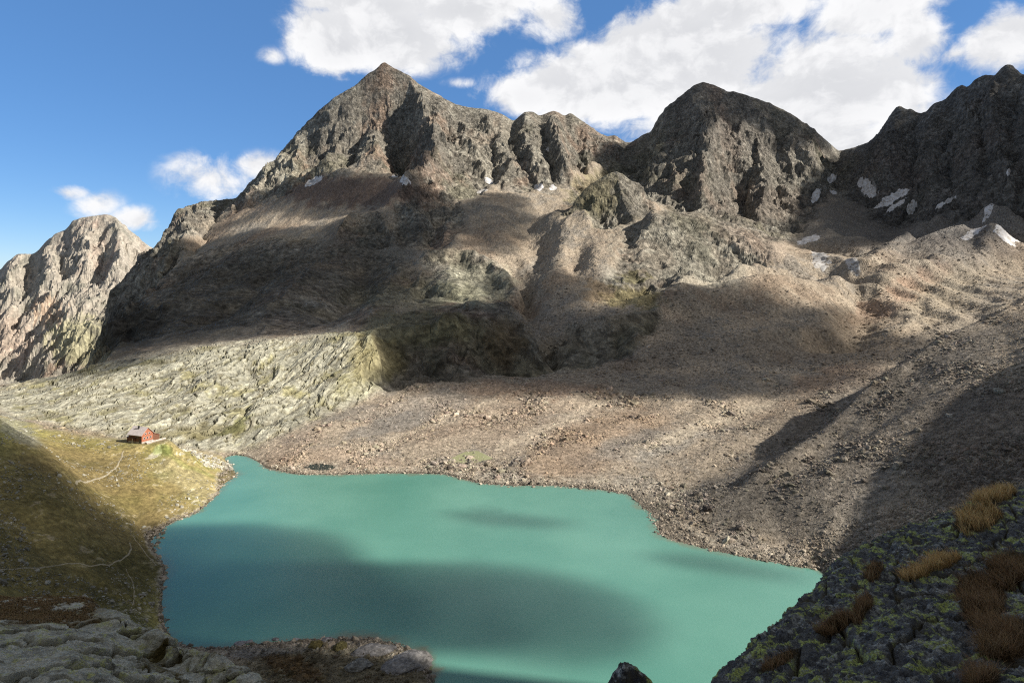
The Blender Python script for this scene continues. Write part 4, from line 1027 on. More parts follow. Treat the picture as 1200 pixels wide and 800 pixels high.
x, y, z = S[..., 0], S[..., 1], S[..., 2]
a1 = x*.8+y*.6; a2 = -x*.6+y*.8
wx = fbm(x*.9, y*.9, 3, 601)*.35
d1, d2, cid = worley(a1/1.9+wx, a2/.95+wx, 611); e1, e2, cid2 = worley(a1/.55+wx*2, a2/.34-wx*2, 621)
crack = smooth(d2-d1, .10, .0); crack2 = smooth(e2-e1, .14, 0.)
bell = np.minimum(1, np.linspace(0, 1, S.shape[0])*12)[:, None]
h = (cid-.5)*.10+(cid2-.5)*.04-crack*.10-crack2*.02+fbm3(x*.8, y*.8, z*1.6, 3, 3)*.12+(.5-np.abs(fbm3(a1*1.2, a2*4, z*8, 5, 7)))*.11+fbm3(x*17, y*17, z*25, 3, 9)*.018
S = S+nrm*h[..., None]
un, vn = proj(S)
cc = np.tile(C(.15, .155, .155), S.shape[:2]+(1,)); nn = fbm(x*1.3, y*1.3, 4, 631); n2_ = fbm(x*7, y*7, 4, 633)
cc = mixc(cc, C(.15, .155, .15), smooth(nn+n2_*.4, .1, .8)); cc = mixc(cc, C(.10, .085, .05), np.clip(crack+smooth(-nn+n2_*.3, .5, .9)*.6, 0, 1))
turf = np.zeros_like(nn)
TUFTS = [  # column, row, half width, half height, tilt, blades, length, label
 (1165,577,25,11,-8,2600,.42,'golden grass tuft at the top of the dark rock'),
 (1146,606,27,15,-15,3200,.42,'largest golden grass tuft just below the topmost one'),
 (1106,657,20,9,-20,1500,.30,'pale grass tuft in the middle of the dark rock'),
 (1070,671,18,7,-12,1100,.28,'low brown grass tuft left of the pale middle one'),
 (1024,669,8,13,35,900,.28,'thin reddish grass tuft on the left edge of the dark rock'),
 (1010,712,9,20,30,900,.24,'dark brown grass strip in a crack under the reddish tuft'),
 (980,731,22,9,-35,1100,.24,'brown grass clump where the crack meets the rock edge'),
 (915,772,26,6,-28,1000,.2,'lowest rusty grass strip along the rock edge'),
 (1182,668,24,22,-10,2400,.34,'brown heather clump at the right, upper of the big ones'),
 (1150,700,26,30,-20,2800,.34,'wide brown heather clump left of the upper one'),
 (1178,748,30,24,-15,2800,.36,'bushy brown heather clump in the lower right corner'),
 (1150,795,22,10,-10,1000,.30,'heather clump at the bottom beside the corner')]
for (tu, tv, ru, rv, tl, *_r) in TUFTS:
    a = math.radians(tl); du = un-tu; dw = vn-tv
    e = ((du*math.cos(a)+dw*math.sin(a))/ru)**2+((-du*math.sin(a)+dw*math.cos(a))/rv)**2
    turf = np.maximum(turf, smooth(e+nn*.4, 1.6, .7))
cc = mixc(cc, C(.075, .052, .022), turf)
alp = np.clip(1-turf-crack*.8, 0, 1)
grid_obj('foreground_rock', S, MFR, cc, alp, 'dark lichened rock outcrop in the lower right corner')
SR, NR, UR, VR = S, nrm, un, vn

left_curves = [
 [(-260,760,38),(0,752,37),(80,752,36),(130,768,34),(180,795,31),(230,815,29),(280,840,27),(335,870,25),(390,900,24)],
 [(-250,702,30),(0,701,30),(50,702,29.5),(98,703,29),(112,710,28),(140,720,27),(162,732,26),(186,740,25),(200,750,24.3),(216,756,23.8),(232,756,23.5),(250,763,23),(266,773,22.5),(283,787,22),(302,799,21.5),(335,820,21),(380,850,20)],
 [(-250,728,25),(0,724,25.4),(60,727,25.2),(110,738,24.6),(150,756,23.8),(190,775,22.6),(235,795,21.4),(285,830,20.2),(340,868,19)],
 [(-250,756,20.5),(0,752,20.8),(80,757,20.6),(140,778,20.2),(190,805,19.6),(240,838,18.6),(320,890,17.5)],
 [(-250,810,16),(0,806,16.2),(90,818,16.2),(170,850,16),(240,890,15.6),(300,930,15)],
 [(-250,930,11),(0,930,11),(150,960,11),(300,1020,11)]]
S = loft(left_curves, 1150, 620); nrm = normals(S); x, y, z = S[..., 0], S[..., 1], S[..., 2]
a1 = x*.82+y*.57; a2 = -x*.57+y*.82; wx = fbm(x*.5, y*.5, 3, 701)*.45
d1, d2, cid = worley(a1/5.5+wx, a2/3.0+wx, 711); e1, e2, cid2 = worley(a1/1.7+wx, a2/1.0-wx, 721)
uu, vv = proj(S)
bench = smooth(vv, 742, 722)*smooth(uu, 150, 90)            # the turf shelf at the upper left
crack = smooth(d2-d1, .085, 0.); crack2 = smooth(e2-e1, .10, 0.)
rough_ = smooth(uu, 120, 200)
h = (cid-.5)*.32+(cid2-.5)*(.02+.15*rough_)-crack*.30-crack2*(.01+.10*rough_)+fbm3(x*.6, y*.6, z*1.2, 3, 13)*.16+(.5-np.abs(fbm3(a1*1.1, a2*2.6, z*5, 5, 17)))*.09+fbm3(x*12, y*12, z*18, 3, 19)*.012
h = h*(1-.6*bench)
S = S+nrm*h[..., None]
un, vn = proj(S)
nn = fbm(x*.8, y*.8, 4, 731); n2_ = fbm(x*5, y*5, 4, 733)
cc = np.tile(C(.57, .565, .46), S.shape[:2]+(1,)); cc = mixc(cc, C(.27, .265, .215), smooth(nn+n2_*.6, 0, .6)); cc = mixc(cc, C(.62, .58, .46), smooth(-nn+n2_*.5, .2, .9)*.7)
tf = np.clip(bench*smooth(nn+n2_*.5, -.75, -.2)+crack*.9+rough_*smooth(nn-n2_*.4, .15, .5)*.85+crack2*.5*rough_, 0, 1)
tcol = mixc(np.tile(C(.27, .18, .08), S.shape[:2]+(1,)), C(.13, .10, .035), np.clip(1-bench+smooth(n2_, .1, .6)*.4, 0, 1))
cc = cc*(1-tf[..., None])+tcol*tf[..., None]
grid_obj('foreground_slab', S, MFL, cc, 1-tf, 'grey lichened slabs with brown turf in the lower left corner')
SLf, UL, VL, BL = S, un, vn, bench*tf

# ---- grass tufts: many thin blades each
gm_, gnt, gb = new_mat('dry_grass'); ga = node(gnt, 'ShaderNodeAttribute', attribute_name='col'); gnt.links.new(ga.outputs['Color'], gb.inputs['Base Color']); gb.inputs['Roughness'].default_value = .8; gb.inputs['Specular IOR Level'].default_value = .2
def blades(name, roots, length, width, seed, base, spread=.55):
    r = np.random.default_rng(seed); n = len(roots)
    a = r.uniform(0, 6.283, n); out = np.stack([np.cos(a), np.sin(a), np.zeros(n)], 1)*(r.uniform(0, 1, n)**.8*spread)[:, None]
    out[:, 0] -= .25; L_ = length*r.uniform(.25, 1.15, n)
    side = np.stack([-np.sin(a), np.cos(a), np.zeros(n)], 1)*width*.5
    vs_ = []
    for k, t in enumerate((0, .4, .75, 1.)):
        ctr = roots+L_[:, None]*(out*(t+.5*t*t)+np.array([0, 0, 1.])*(t-.32*t*t*np.linalg.norm(out, axis=1)[:, None]))
        wd = (1, .8, .5, .05)[k]; vs_ += [ctr-side*wd, ctr+side*wd]
    v = np.stack(vs_, 1)                                   # n, 8, 3
    f = np.array([(0,1,3,2),(2,3,5,4),(4,5,7,6)]); fc = (f[None]+8*np.arange(n)[:, None, None]).reshape(-1, 4)
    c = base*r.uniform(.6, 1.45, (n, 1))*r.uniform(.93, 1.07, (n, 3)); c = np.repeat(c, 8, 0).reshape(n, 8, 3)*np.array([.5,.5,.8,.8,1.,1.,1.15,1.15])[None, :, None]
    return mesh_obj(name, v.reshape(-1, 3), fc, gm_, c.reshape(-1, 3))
TN = fbm(SR[..., 0]*2.2, SR[..., 1]*2.2, 4, 991)
for k, (tu, tv, ru, rv, tl, nb, ln, lab) in enumerate(TUFTS):
    nb = int(nb*1.5); ln *= .8
    a = math.radians(tl); du = UR-tu; dw = VR-tv-3
    e = ((du*math.cos(a)+dw*math.sin(a))/ru)**2+((-du*math.sin(a)+dw*math.cos(a))/rv)**2
    e = e+TN*.9; jj, ii = np.nonzero(e < .9); r = np.random.default_rng(k+40)
    if not len(jj): print('no tuft', lab); continue
    pk = r.integers(0, len(jj), nb); roots = SR[jj[pk], ii[pk]]+r.normal(0, .01, (nb, 3)); yy = roots[:, 1].mean()
    base = C(.60, .40, .17) if ('gold' in lab or 'pale' in lab) else C(.25, .155, .075)
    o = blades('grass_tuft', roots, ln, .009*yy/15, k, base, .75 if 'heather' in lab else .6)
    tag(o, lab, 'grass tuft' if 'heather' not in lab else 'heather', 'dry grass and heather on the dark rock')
r = np.random.default_rng(77); jj, ii = np.nonzero((BL > .5) & (UL > -120)); pk = r.integers(0, len(jj), 26000)
tag(blades('dry_turf', SLf[jj[pk], ii[pk]], .11, .02, 5, C(.25, .165, .075), 1.0), 'short brown turf on the shelf of the left slabs', kind='stuff')

# ---- single boulders
def boulder(name, pos, size, seed, mat, base, label, rotz=0., cat='boulder', sub=5, sharp=.5, group=None):
    bm = bmesh.new(); bmesh.ops.create_icosphere(bm, subdivisions=sub, radius=1)
    v = np.array([q.co[:] for q in bm.verts]); f = np.array([[q.index for q in fc.verts] for fc in bm.faces]); bm.free()
    r = np.random.default_rng(seed)
    for _ in range(14):                                    # broken faces
        n = r.normal(0, 1, 3); n /= np.linalg.norm(n); d = r.uniform(.62, .95); s = v@n; v = v-np.clip(s-d, 0, None)[:, None]*n*(.6+.4*sharp)
    x, y, z = v[:, 0]+seed, v[:, 1], v[:, 2]
    v = v*(1+.16*fbm3(x*1.6, y*1.6, z*1.6, 5, seed)+.03*fbm3(x*9, y*9, z*9, 3, seed+3))[:, None]
    v = v*np.array(size); c, s_ = math.cos(rotz), math.sin(rotz)
    v = np.stack([v[:, 0]*c-v[:, 1]*s_, v[:, 0]*s_+v[:, 1]*c, v[:, 2]], 1)
    nz_ = fbm3(x*3, y*3, z*3, 4, seed+9); col_ = np.clip(np.array(base)[None]*(1+.4*nz_[:, None]), .01, .8)
    o = mesh_obj(name, v, f, mat, col_); o.location = pos; tag(o, label, cat, group); return o
MB_ = ground_mat('boulder_rock', 1.2, .9, .25, contrast=.45)
def on(u, v): return hit(u, v)
BOULDERS = [
 (1053,548,(3.6,3.0,2.4),1,(.22,.20,.165),'largest pale block on the side moraine, near the shade edge'),
 (1012,565,(1.9,1.7,1.3),2,(.17,.15,.13),'dark block left of and below the largest one'),
 (1038,572,(1.8,1.6,1.2),3,(.20,.18,.15),'block just below the largest one on the side moraine'),
 (1113,488,(2.4,2.0,1.6),4,(.34,.31,.27),'pale block high on the side moraine'),
 (1171,460,(3.4,2.6,1.8),5,(.30,.28,.24),'pale flat block close to the frame edge on the side moraine'),
 (1076,505,(2.0,2.2,1.5),6,(.20,.18,.15),'grey block between the pale high block and the largest one'),
 (990,540,(2.2,1.9,1.5),7,(.24,.215,.18),'block on the crest side of the moraine'),
 (828,598,(2.6,2.2,2.2),8,(.07,.06,.055),'dark block above the right lake shore'),
 (741,490,(2.4,2.0,1.5),9,(.16,.135,.11),'dark block standing alone on the brown moraine'),
 (634,524,(2.2,1.7,1.3),10,(.15,.125,.10),'dark block above the middle of the far shore'),
 (527,549,(2.6,2.0,1.5),11,(.12,.10,.085),'dark block where the far shore bends'),
 (596,572,(.9,.8,.7),12,(.33,.27,.2),'small pale stone standing in the water off the far shore')]
for (u, v, sz, sd, cb_, lab) in BOULDERS:
    p = on(u, v); boulder('boulder', (p[0], p[1], p[2]+sz[2]*.25), sz, sd, MB_, cb_, lab, rotz=sd*1.1)
# slabs and stones of the near shore
for (u, v, sz, sd, cb_, lab, rz) in [
 (475,778,(8.5,6.6,1.9),21,(.235,.225,.215),'large rounded grey slab at the tip of the near shore',.3),
 (437,764,(6.4,3.6,1.6),22,(.225,.215,.21),'long grey slab left of the large rounded one',.35),
 (384,750,(2.0,1.5,.9),23,(.26,.25,.26),'pale twin-lobed stone at the water, left of the mossy block',.2),
 (369,757,(2.6,1.9,1.6),24,(.12,.10,.04),'mossy block at the edge of the near shore, left of its pair',.1),
 (399,759,(2.6,2.0,1.6),25,(.12,.105,.045),'mossy block at the edge of the near shore, right of its pair',1.1),
 (347,750,(1.6,1.0,.6),26,(.24,.235,.24),'small pale stone in the water of the near shore',.4),
 (323,749,(1.5,1.0,.6),27,(.22,.215,.225),'dim stone just off the near shore',.1),
 (281,754,(2.3,1.4,.7),28,(.22,.215,.23),'leftmost pale stone in the dark water of the near shore',.2),
 (292,752,(1.3,1.0,.5),29,(.22,.215,.23),'small stone beside the leftmost pale one',.9),
 (420,781,(4.4,3.2,1.5),30,(.20,.195,.175),'grey slab among the turf behind the shore slabs',.5)]:
    p = on(u, v)
    if p[2] < .05: p = np.array([(u-U0)/F*shore(v), shore(v), 0.])
    boulder('shore_slab', (p[0], p[1], max(p[2], -.1)+sz[2]*.1), sz, sd, MB_, cb_, lab, rotz=rz, cat='rock')
bx_ = P(732, 795, 8.2); boulder('boulder', (bx_[0], bx_[1], bx_[2]-.28), (.40, .34, .50), 31, MFR, (.06, .055, .04), 'dark mossy boulder tip at the bottom edge of the view', rotz=.4)

# ------------------------------------------------------------------ footpaths and pools
def flat_mat(name, c, rough=.95):
    m, nt, b = new_mat(name); b.inputs['Base Color'].default_value = (*c, 1); b.inputs['Roughness'].default_value = rough
    geo = node(nt, 'ShaderNodeNewGeometry'); n = node(nt, 'ShaderNodeTexNoise', i_Scale=1.3, i_Detail=6., i_Roughness=.65); nt.links.new(geo.outputs['Position'], n.inputs['Vector'])
    r = node(nt, 'ShaderNodeMapRange'); r.inputs[1].default_value = .3; r.inputs[2].default_value = .7; r.inputs[3].default_value = .65; r.inputs[4].default_value = 1.35; nt.links.new(n.outputs[0], r.inputs[0])
    v = node(nt, 'ShaderNodeVectorMath', operation='SCALE'); v.inputs[0].default_value = c; nt.links.new(r.outputs[0], v.inputs['Scale']); nt.links.new(v.outputs[0], b.inputs['Base Color'])
    return m
MPATH = flat_mat('trodden_gravel', (.30, .26, .18))
def path(pts, width, label):
    w_ = np.array([on(u, v)[:2] for u, v in pts]); t = np.concatenate([[0], np.cumsum(np.linalg.norm(np.diff(w_, axis=0), axis=1))])
    s = np.arange(0, t[-1], .8); c = np.stack([np.interp(s, t, w_[:, k]) for k in (0, 1)], 1)
    c = np.stack([gauss(c[:, k], 4, 0) for k in (0, 1)], 1); c += np.stack([fbm(s/7, s*0, 3, 3), fbm(s/7, s*0+9, 3, 5)], 1)*.35
    d = np.gradient(c, axis=0); d /= np.linalg.norm(d, axis=1, keepdims=True)+1e-9; nn_ = np.stack([-d[:, 1], d[:, 0]], 1)
    V_, F_ = [], []
    for k in range(len(c)):
        hw = width*.5*(1+.5*float(noise2(np.float32(s[k]/3), np.float32(0), 8)))
        for a_ in (-1, -.4, .4, 1):
            q = c[k]+nn_[k]*a_*hw; zz = ground(q[0], q[1])+(.14 if abs(a_) < 1 else -.05); V_.append((q[0], q[1], zz))
        if k: b0 = 4*k; F_ += [(b0-4+j, b0-3+j, b0+1+j, b0+j) for j in range(3)]
    tag(mesh_obj('footpath', V_, F_, MPATH, smooth_=True), label, kind='structure')
path([(145,528),(143,536),(138,546),(128,554),(108,562),(87,569)], 1.0, 'pale footpath crossing the sunny meadow below the hut')
path([(-40,672),(0,670),(60,664),(128,663),(144,656),(154,645),(152,634)], .6, 'footpath crossing the shaded hillside')
path([(146,664),(157,684),(157,712)], .35, 'faint footpath dropping down the shaded hillside')
path([(155,628),(168,644),(184,664)], .6, 'worn trail just above the left shore')
def pool(pts, zc, c, label, rough=.1):
    w_ = [(P(u, v, 1)[0]*yy, yy) for (u, v), yy in ((p_, (H-zc)*F/(p_[1]-VH)) for p_ in pts)]
    bm = bmesh.new(); f = bm.faces.new([bm.verts.new((a_, b_, zc)) for a_, b_ in w_]); f.normal_update()
    if f.normal.z < 0: f.normal_flip()
    me = bpy.data.meshes.new('pond'); bm.to_mesh(me); bm.free(); m, nt, b = new_mat('pond_water'); b.inputs['Base Color'].default_value = (*c, 1); b.inputs['Roughness'].default_value = rough; b.inputs['IOR'].default_value = 1.33
    me.materials.append(m); o = bpy.data.objects.new('pond', me); COL.objects.link(o); tag(o, label, kind='structure')
pool([(526,538),(536,533),(546,529),(560,528),(572,534),(578,537),(560,541),(545,543),(533,542)], POOLZ[0], (.30, .31, .17), 'shallow greenish pond on the moraine')
pool([(356,547),(364,544),(378,543),(390,545),(394,548),(384,551),(368,550)], POOLZ[1], (.035, .045, .04), 'small dark pool close to the far shore')

# ------------------------------------------------------------------ the hut
def box(bm, x0, x1, y0, y1, z0, z1, bev=0.):
    vs_ = [bm.verts.new((x, y, z)) for x in (x0, x1) for y in (y0, y1) for z in (z0, z1)]
    for f in ((0,1,3,2),(4,6,7,5),(0,4,5,1),(2,3,7,6),(0,2,6,4),(1,5,7,3)): bm.faces.new([vs_[i] for i in f])
def part(name, bm, mat, parent, loc=(0, 0, 0)):
    bmesh.ops.recalc_face_normals(bm, faces=bm.faces[:]); me = bpy.data.meshes.new(name); bm.to_mesh(me); bm.free(); me.materials.append(mat)
    o = bpy.data.objects.new(name, me); COL.objects.link(o); o.parent = parent; o.location = loc; return o
def boards(name, c, axis='Z', sc=6.):
    m, nt, b = new_mat(name); tc_ = node(nt, 'ShaderNodeTexCoord'); wv_ = node(nt, 'ShaderNodeTexWave', i_Scale=sc, i_Distortion=.4); wv_.bands_direction = axis
    nt.links.new(tc_.outputs['Object'], wv_.inputs['Vector']); r = node(nt, 'ShaderNodeMapRange'); r.inputs[3].default_value = .72; r.inputs[4].default_value = 1.15; nt.links.new(wv_.outputs['Fac'], r.inputs[0])
    n = node(nt, 'ShaderNodeTexNoise', i_Scale=.8, i_Detail=5.); nt.links.new(tc_.outputs['Object'], n.inputs['Vector']); mu = node(nt, 'ShaderNodeMath', operation='MULTIPLY'); nt.links.new(r.outputs[0], mu.inputs[0])
    r3 = node(nt, 'ShaderNodeMapRange'); r3.inputs[3].default_value = .7; r3.inputs[4].default_value = 1.3; nt.links.new(n.outputs[0], r3.inputs[0]); nt.links.new(r3.outputs[0], mu.inputs[1])
    v = node(nt, 'ShaderNodeVectorMath', operation='SCALE'); v.inputs[0].default_value = c; nt.links.new(mu.outputs[0], v.inputs['Scale']); nt.links.new(v.outputs[0], b.inputs['Base Color']); b.inputs['Roughness'].default_value = .8
    return m
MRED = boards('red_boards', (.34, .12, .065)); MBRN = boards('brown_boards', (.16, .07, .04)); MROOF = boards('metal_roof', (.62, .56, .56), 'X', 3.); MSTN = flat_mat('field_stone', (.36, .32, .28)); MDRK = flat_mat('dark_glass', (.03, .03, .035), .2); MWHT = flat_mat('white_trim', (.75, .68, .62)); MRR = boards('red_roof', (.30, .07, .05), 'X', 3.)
gz = HZ-.1
hut = bpy.data.objects.new('mountain_hut', None); COL.objects.link(hut); hut.location = (HX, HY, gz); hut.rotation_euler = (0, 0, math.radians(90-110))
tag(hut, 'red wooden mountain hut with pale metal roof on the meadow hill', 'hut')
Lh, Wh, Eh, Rh = 5.6, 3.9, 5.5, 9.3     # half length, half width, eaves, ridge
bm = bmesh.new(); box(bm, -Lh, Lh, -Wh, Wh, -1.5, 1.1); part('stone_base', bm, MSTN, hut)
bm = bmesh.new()
a = [bm.verts.new((x, y, z)) for x in (-Lh+.05, Lh-.05) for y, z in ((-Wh+.05, 1.1), (Wh-.05, 1.1), (Wh-.05, Eh), (0, Rh-.08), (-Wh+.05, Eh))]
bm.faces.new(a[:5]); bm.faces.new(a[5:][::-1])
for i in range(5): bm.faces.new([a[i], a[(i+1) % 5], a[5+(i+1) % 5], a[5+i]])
part('wall', bm, MRED, hut)
bm = bmesh.new(); box(bm, -Lh+.1, Lh-.1, -Wh-.02, -Wh+.04, 1.12, Eh-.3); part('eaves_shade_boards', bm, MBRN, hut)['label'] = 'dark brown boards with the shade under the eaves painted in'  # dark boards over the red wall carry the eaves shade as colour
for s_ in (-1, 1):
    bm = bmesh.new(); sl = (Rh-Eh)/Wh; yo = Wh+.7
    top = [(-Lh-.6, 0, Rh+.12), (Lh+.6, 0, Rh+.12), (Lh+.6, s_*yo, Rh+.12-sl*yo), (-Lh-.6, s_*yo, Rh+.12-sl*yo)]
    tv_ = [bm.verts.new(q) for q in top]; bv = [bm.verts.new((q[0], q[1], q[2]-.16)) for q in top]
    bm.faces.new(tv_); bm.faces.new(bv[::-1])
    for i in range(4): bm.faces.new([tv_[i], bv[i], bv[(i+1) % 4], tv_[(i+1) % 4]])
    rf = part('roof', bm, MROOF, hut)
    if s_ == -1:
        bm = bmesh.new(); box(bm, -.6, .2, -1.5, -.8, Rh-1.2, Rh+.75); part('chimney', bm, MDRK, rf)
def window(x, y, z, nx__, w=.9, h=1.1):
    bm = bmesh.new()
    if nx__: box(bm, x-.02, x+.07, y-w/2-.12, y+w/2+.12, z-h/2-.12, z+h/2+.12)
    else: box(bm, x-w/2-.12, x+w/2+.12, y-.07, y+.02, z-h/2-.12, z+h/2+.12)
    fo = part('window', bm, MWHT if nx__ else MBRN, hut)
    bm = bmesh.new()
    if nx__: box(bm, x+.07, x+.09, y-w/2, y+w/2, z-h/2, z+h/2)
    else: box(bm, x-w/2, x+w/2, y-.09, y-.07, z-h/2, z+h/2)
    part('pane', bm, MDRK, fo)
for yy_ in (-2.2, 0, 2.2): window(Lh-.05, yy_, 3.0, True)
for yy_ in (-1.3, 1.3): window(Lh-.05, yy_, 5.6, True, .8, .9)
for xx_ in (-3.8, 1.0, 2.6): window(xx_, -Wh-.03, 3.6, False)
bm = bmesh.new(); box(bm, 3.6, 4.7, -Wh-.12, -Wh-.04, .2, 2.6); dr = part('door', bm, MDRK, hut); bm = bmesh.new(); box(bm, 4.45, 4.52, -Wh-.2, -Wh-.12, 1.3, 1.4); part('handle', bm, MWHT, dr)
for xx_ in (-1.6, .3): 
    bm = bmesh.new(); box(bm, xx_-.14, xx_+.14, -Wh-.55, -Wh-.27, -1, 3.0); part('post', bm, MWHT if xx_ < 0 else MBRN, hut)
bm = bmesh.new(); box(bm, -4.6, 1.2, -Wh-.9, -Wh-.06, 3.0, 3.15); part('porch_roof', bm, MBRN, hut)
# lean-to on the far side of the gable
bm = bmesh.new(); a = [bm.verts.new((x, y, z)) for x in (-2.5, Lh-.6) for y, z in ((Wh+.01, -1.2), (Wh+5, -1.2), (Wh+5, 2.7), (Wh+.01, 5.0))]
bm.faces.new(a[:4]); bm.faces.new(a[4:][::-1])
for i in range(4): bm.faces.new([a[i], a[(i+1) % 4], a[4+(i+1) % 4], a[4+i]])
part('lean_to', bm, MBRN, hut)
bm = bmesh.new(); sl = 2.3/5; top = [(-2.9, Wh+.02, 5.14), (Lh-.2, Wh+.02, 5.14), (Lh-.2, Wh+5.4, 5.14-sl*5.4), (-2.9, Wh+5.4, 5.14-sl*5.4)]
tv_ = [bm.verts.new(q) for q in top]; bv = [bm.verts.new((q[0], q[1], q[2]-.12)) for q in top]; bm.faces.new(tv_); bm.faces.new(bv[::-1])
for i in range(4): bm.faces.new([tv_[i], bv[i], bv[(i+1) % 4], tv_[(i+1) % 4]])
part('lean_to_roof', bm, MRR, hut)
bm = bmesh.new(); box(bm, -Lh-2.9, -Lh-.02, -2.6, 2.2, -1.2, 2.9); sh_ = part('side_shed', bm, MBRN, hut); bm = bmesh.new(); box(bm, -Lh-3.2, -Lh-.02, -2.9, 2.5, 2.9, 3.08); part('shed_roof', bm, MDRK, sh_)
# terrace wall in front of the gable
tw = bpy.data.objects.new('terrace_wall', None); COL.objects.link(tw); tw.location = hut.location; tw.rotation_euler = hut.rotation_euler
tag(tw, 'low pale terrace wall in front of the red hut', 'wall')
bm = bmesh.new(); box(bm, Lh+3.0, Lh+3.5, -3.2, Wh+6, -1.8, .75); part('masonry', bm, MSTN, tw)
bm = bmesh.new(); box(bm, Lh+2.9, Lh+3.6, -3.3, Wh+6.1, .75, .9); part('coping', bm, MWHT, tw)
for k_, (xx_, yy_, lab) in enumerate([(Lh+1.6, -1.6, 'wooden table on the hut terrace nearest the corner'), (Lh+1.6, 2.4, 'wooden table in the middle of the hut terrace')]):
    tb = bpy.data.objects.new('terrace_table', None); COL.objects.link(tb); tb.parent = None
    ca_, sa_r = math.cos(hut.rotation_euler[2]), math.sin(hut.rotation_euler[2]); tb.location = (HX+xx_*ca_-yy_*sa_r, HY+xx_*sa_r+yy_*ca_, gz); tb.rotation_euler = hut.rotation_euler; tag(tb, lab, 'table')
    bm = bmesh.new(); box(bm, -.4, .4, -1, 1, .70, .76); part('table_top', bm, MWHT, tb)
    for sx2 in (-1, 1):
        bm = bmesh.new(); box(bm, -.3, .3, sx2*.8-.05, sx2*.8+.05, 0, .70); part('trestle', bm, MBRN, tb)
        bm = bmesh.new(); box(bm, sx2*.75-.15, sx2*.75+.15, -1, 1, .40, .45); part('bench', bm, MBRN, tb)
# ------------------------------------------------------------------ sky, sun, camera
SKYB = True
w = bpy.data.worlds.new('World'); scene.world = w; w.use_nodes = True; nt = w.node_tree; L = nt.links.new
bg = nt.nodes['Background']
sky = nt.nodes.new('ShaderNodeTexSky'); sky.sky_type = 'NISHITA'; sky.sun_disc = False; sky.sun_elevation = SUN_EL; sky.sun_rotation = SUN_AZ
sky.altitude = 2400; sky.air_density = 1.0; sky.dust_density = .6; sky.ozone_density = 2.5
def M(op, a, b=None, c=None):
    n = nt.nodes.new('ShaderNodeMath'); n.operation = op
    for i, x in enumerate((a, b, c)):
        if x is None: continue
        if isinstance(x, (int, float)): n.inputs[i].default_value = x
        else: L(x, n.inputs[i])
    return n.outputs[0]
def MR(x, a, b, c=0., d=1., it='SMOOTHSTEP'):
    n = nt.nodes.new('ShaderNodeMapRange'); n.interpolation_type = it; L(x, n.inputs[0])
    for i, q in enumerate((a, b, c, d)): n.inputs[i+1].default_value = q
    return n.outputs[0]
def MIX(f, a, b):
    n = nt.nodes.new('ShaderNodeMix'); n.data_type = 'RGBA'
    for s_, x in ((0, f), (6, a), (7, b)):
        if isinstance(x, (int, float)): n.inputs[s_].default_value = x
        elif isinstance(x, tuple): n.inputs[s_].default_value = x
        else: L(x, n.inputs[s_])
    return n.outputs[2]
hs = nt.nodes.new('ShaderNodeHueSaturation'); hs.inputs['Saturation'].default_value = 1.22; hs.inputs['Value'].default_value = 1.5; L(sky.outputs[0], hs.inputs['Color'])
tc = nt.nodes.new('ShaderNodeTexCoord'); sp = nt.nodes.new('ShaderNodeSeparateXYZ'); L(tc.outputs['Generated'], sp.inputs[0])
AZ = M('ARCTAN2', sp.outputs[0], sp.outputs[1]); EL = M('ARCSINE', sp.outputs[2])
cx = nt.nodes.new('ShaderNodeCombineXYZ'); L(AZ, cx.inputs[0]); L(M('MULTIPLY', EL, 1.25), cx.inputs[1])
def tex(scale, det, rough, off=(0, 0, 0), warp=None):
    mp = nt.nodes.new('ShaderNodeMapping'); mp.inputs['Location'].default_value = off; L(warp or cx.outputs[0], mp.inputs['Vector'])
    n = nt.nodes.new('ShaderNodeTexNoise'); n.inputs['Scale'].default_value = scale; n.inputs['Detail'].default_value = det; n.inputs['Roughness'].default_value = rough
    L(mp.outputs[0], n.inputs['Vector']); return n
wn = tex(5, 4, .55)
va = nt.nodes.new('ShaderNodeVectorMath'); va.operation = 'MULTIPLY_ADD'; L(wn.outputs['Color'], va.inputs[0]); va.inputs[1].default_value = (.10, .10, 0); L(cx.outputs[0], va.inputs[2])
WC = va.outputs[0]
n_big = tex(6.5, 9, .60, (3, 1, 0), WC).outputs[0]
n_sun = tex(6.5, 9, .60, (3-.018, 1-.030, 0), WC).outputs[0]     # the same field a step towards the sun
n_wisp = tex(17, 8, .68, (1, 5, 0), WC).outputs[0]
def ell(u, v, ru, rv, k=1.):
    az = math.atan2(u-U0, F); el = math.atan2(VH-v, math.hypot(F, u-U0))
    sa_ = math.cos(az)**2*ru/F; se = rv/math.hypot(F, u-U0)*math.cos(el)**2
    a = M('DIVIDE', M('SUBTRACT', AZ, az), sa_); b = M('DIVIDE', M('SUBTRACT', EL, el), se)
    d = M('SQRT', M('ADD', M('MULTIPLY', a, a), M('MULTIPLY', b, b)))
    return M('MULTIPLY', M('SUBTRACT', 1.25, d), k)
cov = None
for e in [(455,40,105,45),(395,55,55,38),(540,8,90,34),(430,5,80,24),(648,20,42,34,.55),(820,60,130,75),(720,100,130,52),(960,105,120,85),(880,10,110,38),
          (1010,15,95,42,.8),(610,112,55,30,.8),(880,150,180,50),(1075,45,42,42,.8),(1180,45,62,40,.8),(1120,62,40,18,.35),(245,208,52,30,.5),(80,226,30,11,.45),(158,258,34,16,.5),(112,240,34,18,.35),
          (310,196,40,18,.45),(545,98,24,7,.3),(320,66,18,10,.25),(860,-80,420,60,.6),(1000,170,60,24)]:
    x = ell(*e); cov = x if cov is None else M('MAXIMUM', cov, x)
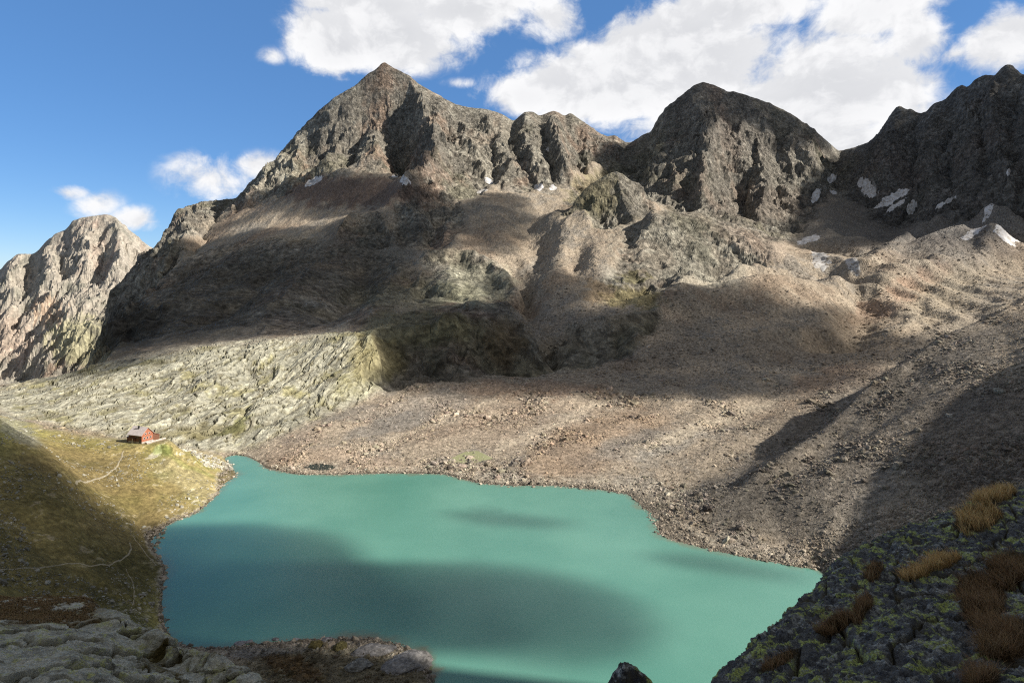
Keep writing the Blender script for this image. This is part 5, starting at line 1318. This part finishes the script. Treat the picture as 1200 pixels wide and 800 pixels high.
for (a_, e_, ra, re) in [(1.6,.5,.5,.2),(2.6,.7,.6,.25),(-1.4,.45,.35,.14),(-2.4,.6,.6,.22),(.6,1.1,.7,.2)]:   # clouds outside the view
    a = M('DIVIDE', M('SUBTRACT', AZ, a_), ra); b = M('DIVIDE', M('SUBTRACT', EL, e_), re)
    cov = M('MAXIMUM', cov, M('MULTIPLY', M('SUBTRACT', 1.2, M('SQRT', M('ADD', M('MULTIPLY', a, a), M('MULTIPLY', b, b)))), .8))
nz = M('ADD', M('MULTIPLY', M('SUBTRACT', n_big, .5), 2.3), M('MULTIPLY', M('SUBTRACT', n_wisp, .5), .9))
dens_ = M('ADD', M('MINIMUM', cov, 1.05), nz)
alpha = MR(dens_, -.02, .52)
alpha = M('MULTIPLY', alpha, MR(cov, -.1, .25))
thick = MR(dens_, .3, 1.2)
lit = MR(M('SUBTRACT', n_big, n_sun), -.07, .08)
lum = M('ADD', M('MULTIPLY', lit, .40), M('MULTIPLY', M('SUBTRACT', 1., thick), .18))
lum = M('ADD', lum, M('MULTIPLY', M('SUBTRACT', n_wisp, .5), .25))
ccol = MIX(MR(lum, 0., .62, it='LINEAR'), (7.3, 7.4, 7.7, 1), (10.2, 10.2, 10.3, 1))
grey_fill = M('MULTIPLY', MR(EL, .50, .72), MR(n_big, .28, .5))  # unseen grey cloud added overhead and behind to make shade less blue
bk = M('MULTIPLY', MR(M('ABSOLUTE', AZ), 1.2, 1.7), MR(EL, .12, .3)); grey_fill = M('MULTIPLY', M('MAXIMUM', grey_fill, bk), .9)
out = MIX(alpha, MIX(.5, hs.outputs[0], (1.4, 3.15, 6.8, 1)), ccol)
out = MIX(grey_fill, out, (2.3, 2.28, 2.22, 1))
L(out, bg.inputs[0]); bg.inputs[1].default_value = .061
sun = bpy.data.lights.new('sun', 'SUN'); sun.energy = 5.0; sun.angle = math.radians(.5); sun.color = (1, .93, .82)
so = bpy.data.objects.new('sun', sun); COL.objects.link(so); so.rotation_euler = Vector(SUN).to_track_quat('Z', 'Y').to_euler()
cam = bpy.data.cameras.new('camera'); cam.sensor_width = 36; cam.lens = 36*F/1200; cam.shift_y = -(400-VH)/1200; cam.clip_start = .1; cam.clip_end = 20000
co = bpy.data.objects.new('camera', cam); COL.objects.link(co); co.location = (0, 0, H); co.rotation_euler = (math.pi/2, 0, 0); scene.camera = co
vs = scene.view_settings; vs.view_transform = 'Standard'; vs.look = 'None'; vs.exposure = .7; vs.gamma = 1; vs.use_curve_mapping = False
scene.cycles.max_bounces = 4; scene.cycles.diffuse_bounces = 2; scene.cycles.glossy_bounces = 2; scene.cycles.volume_bounces = 0
scene.cycles.transparent_max_bounces = 16
scene.cycles.use_denoising = False; scene.cycles.filter_width = 1.15
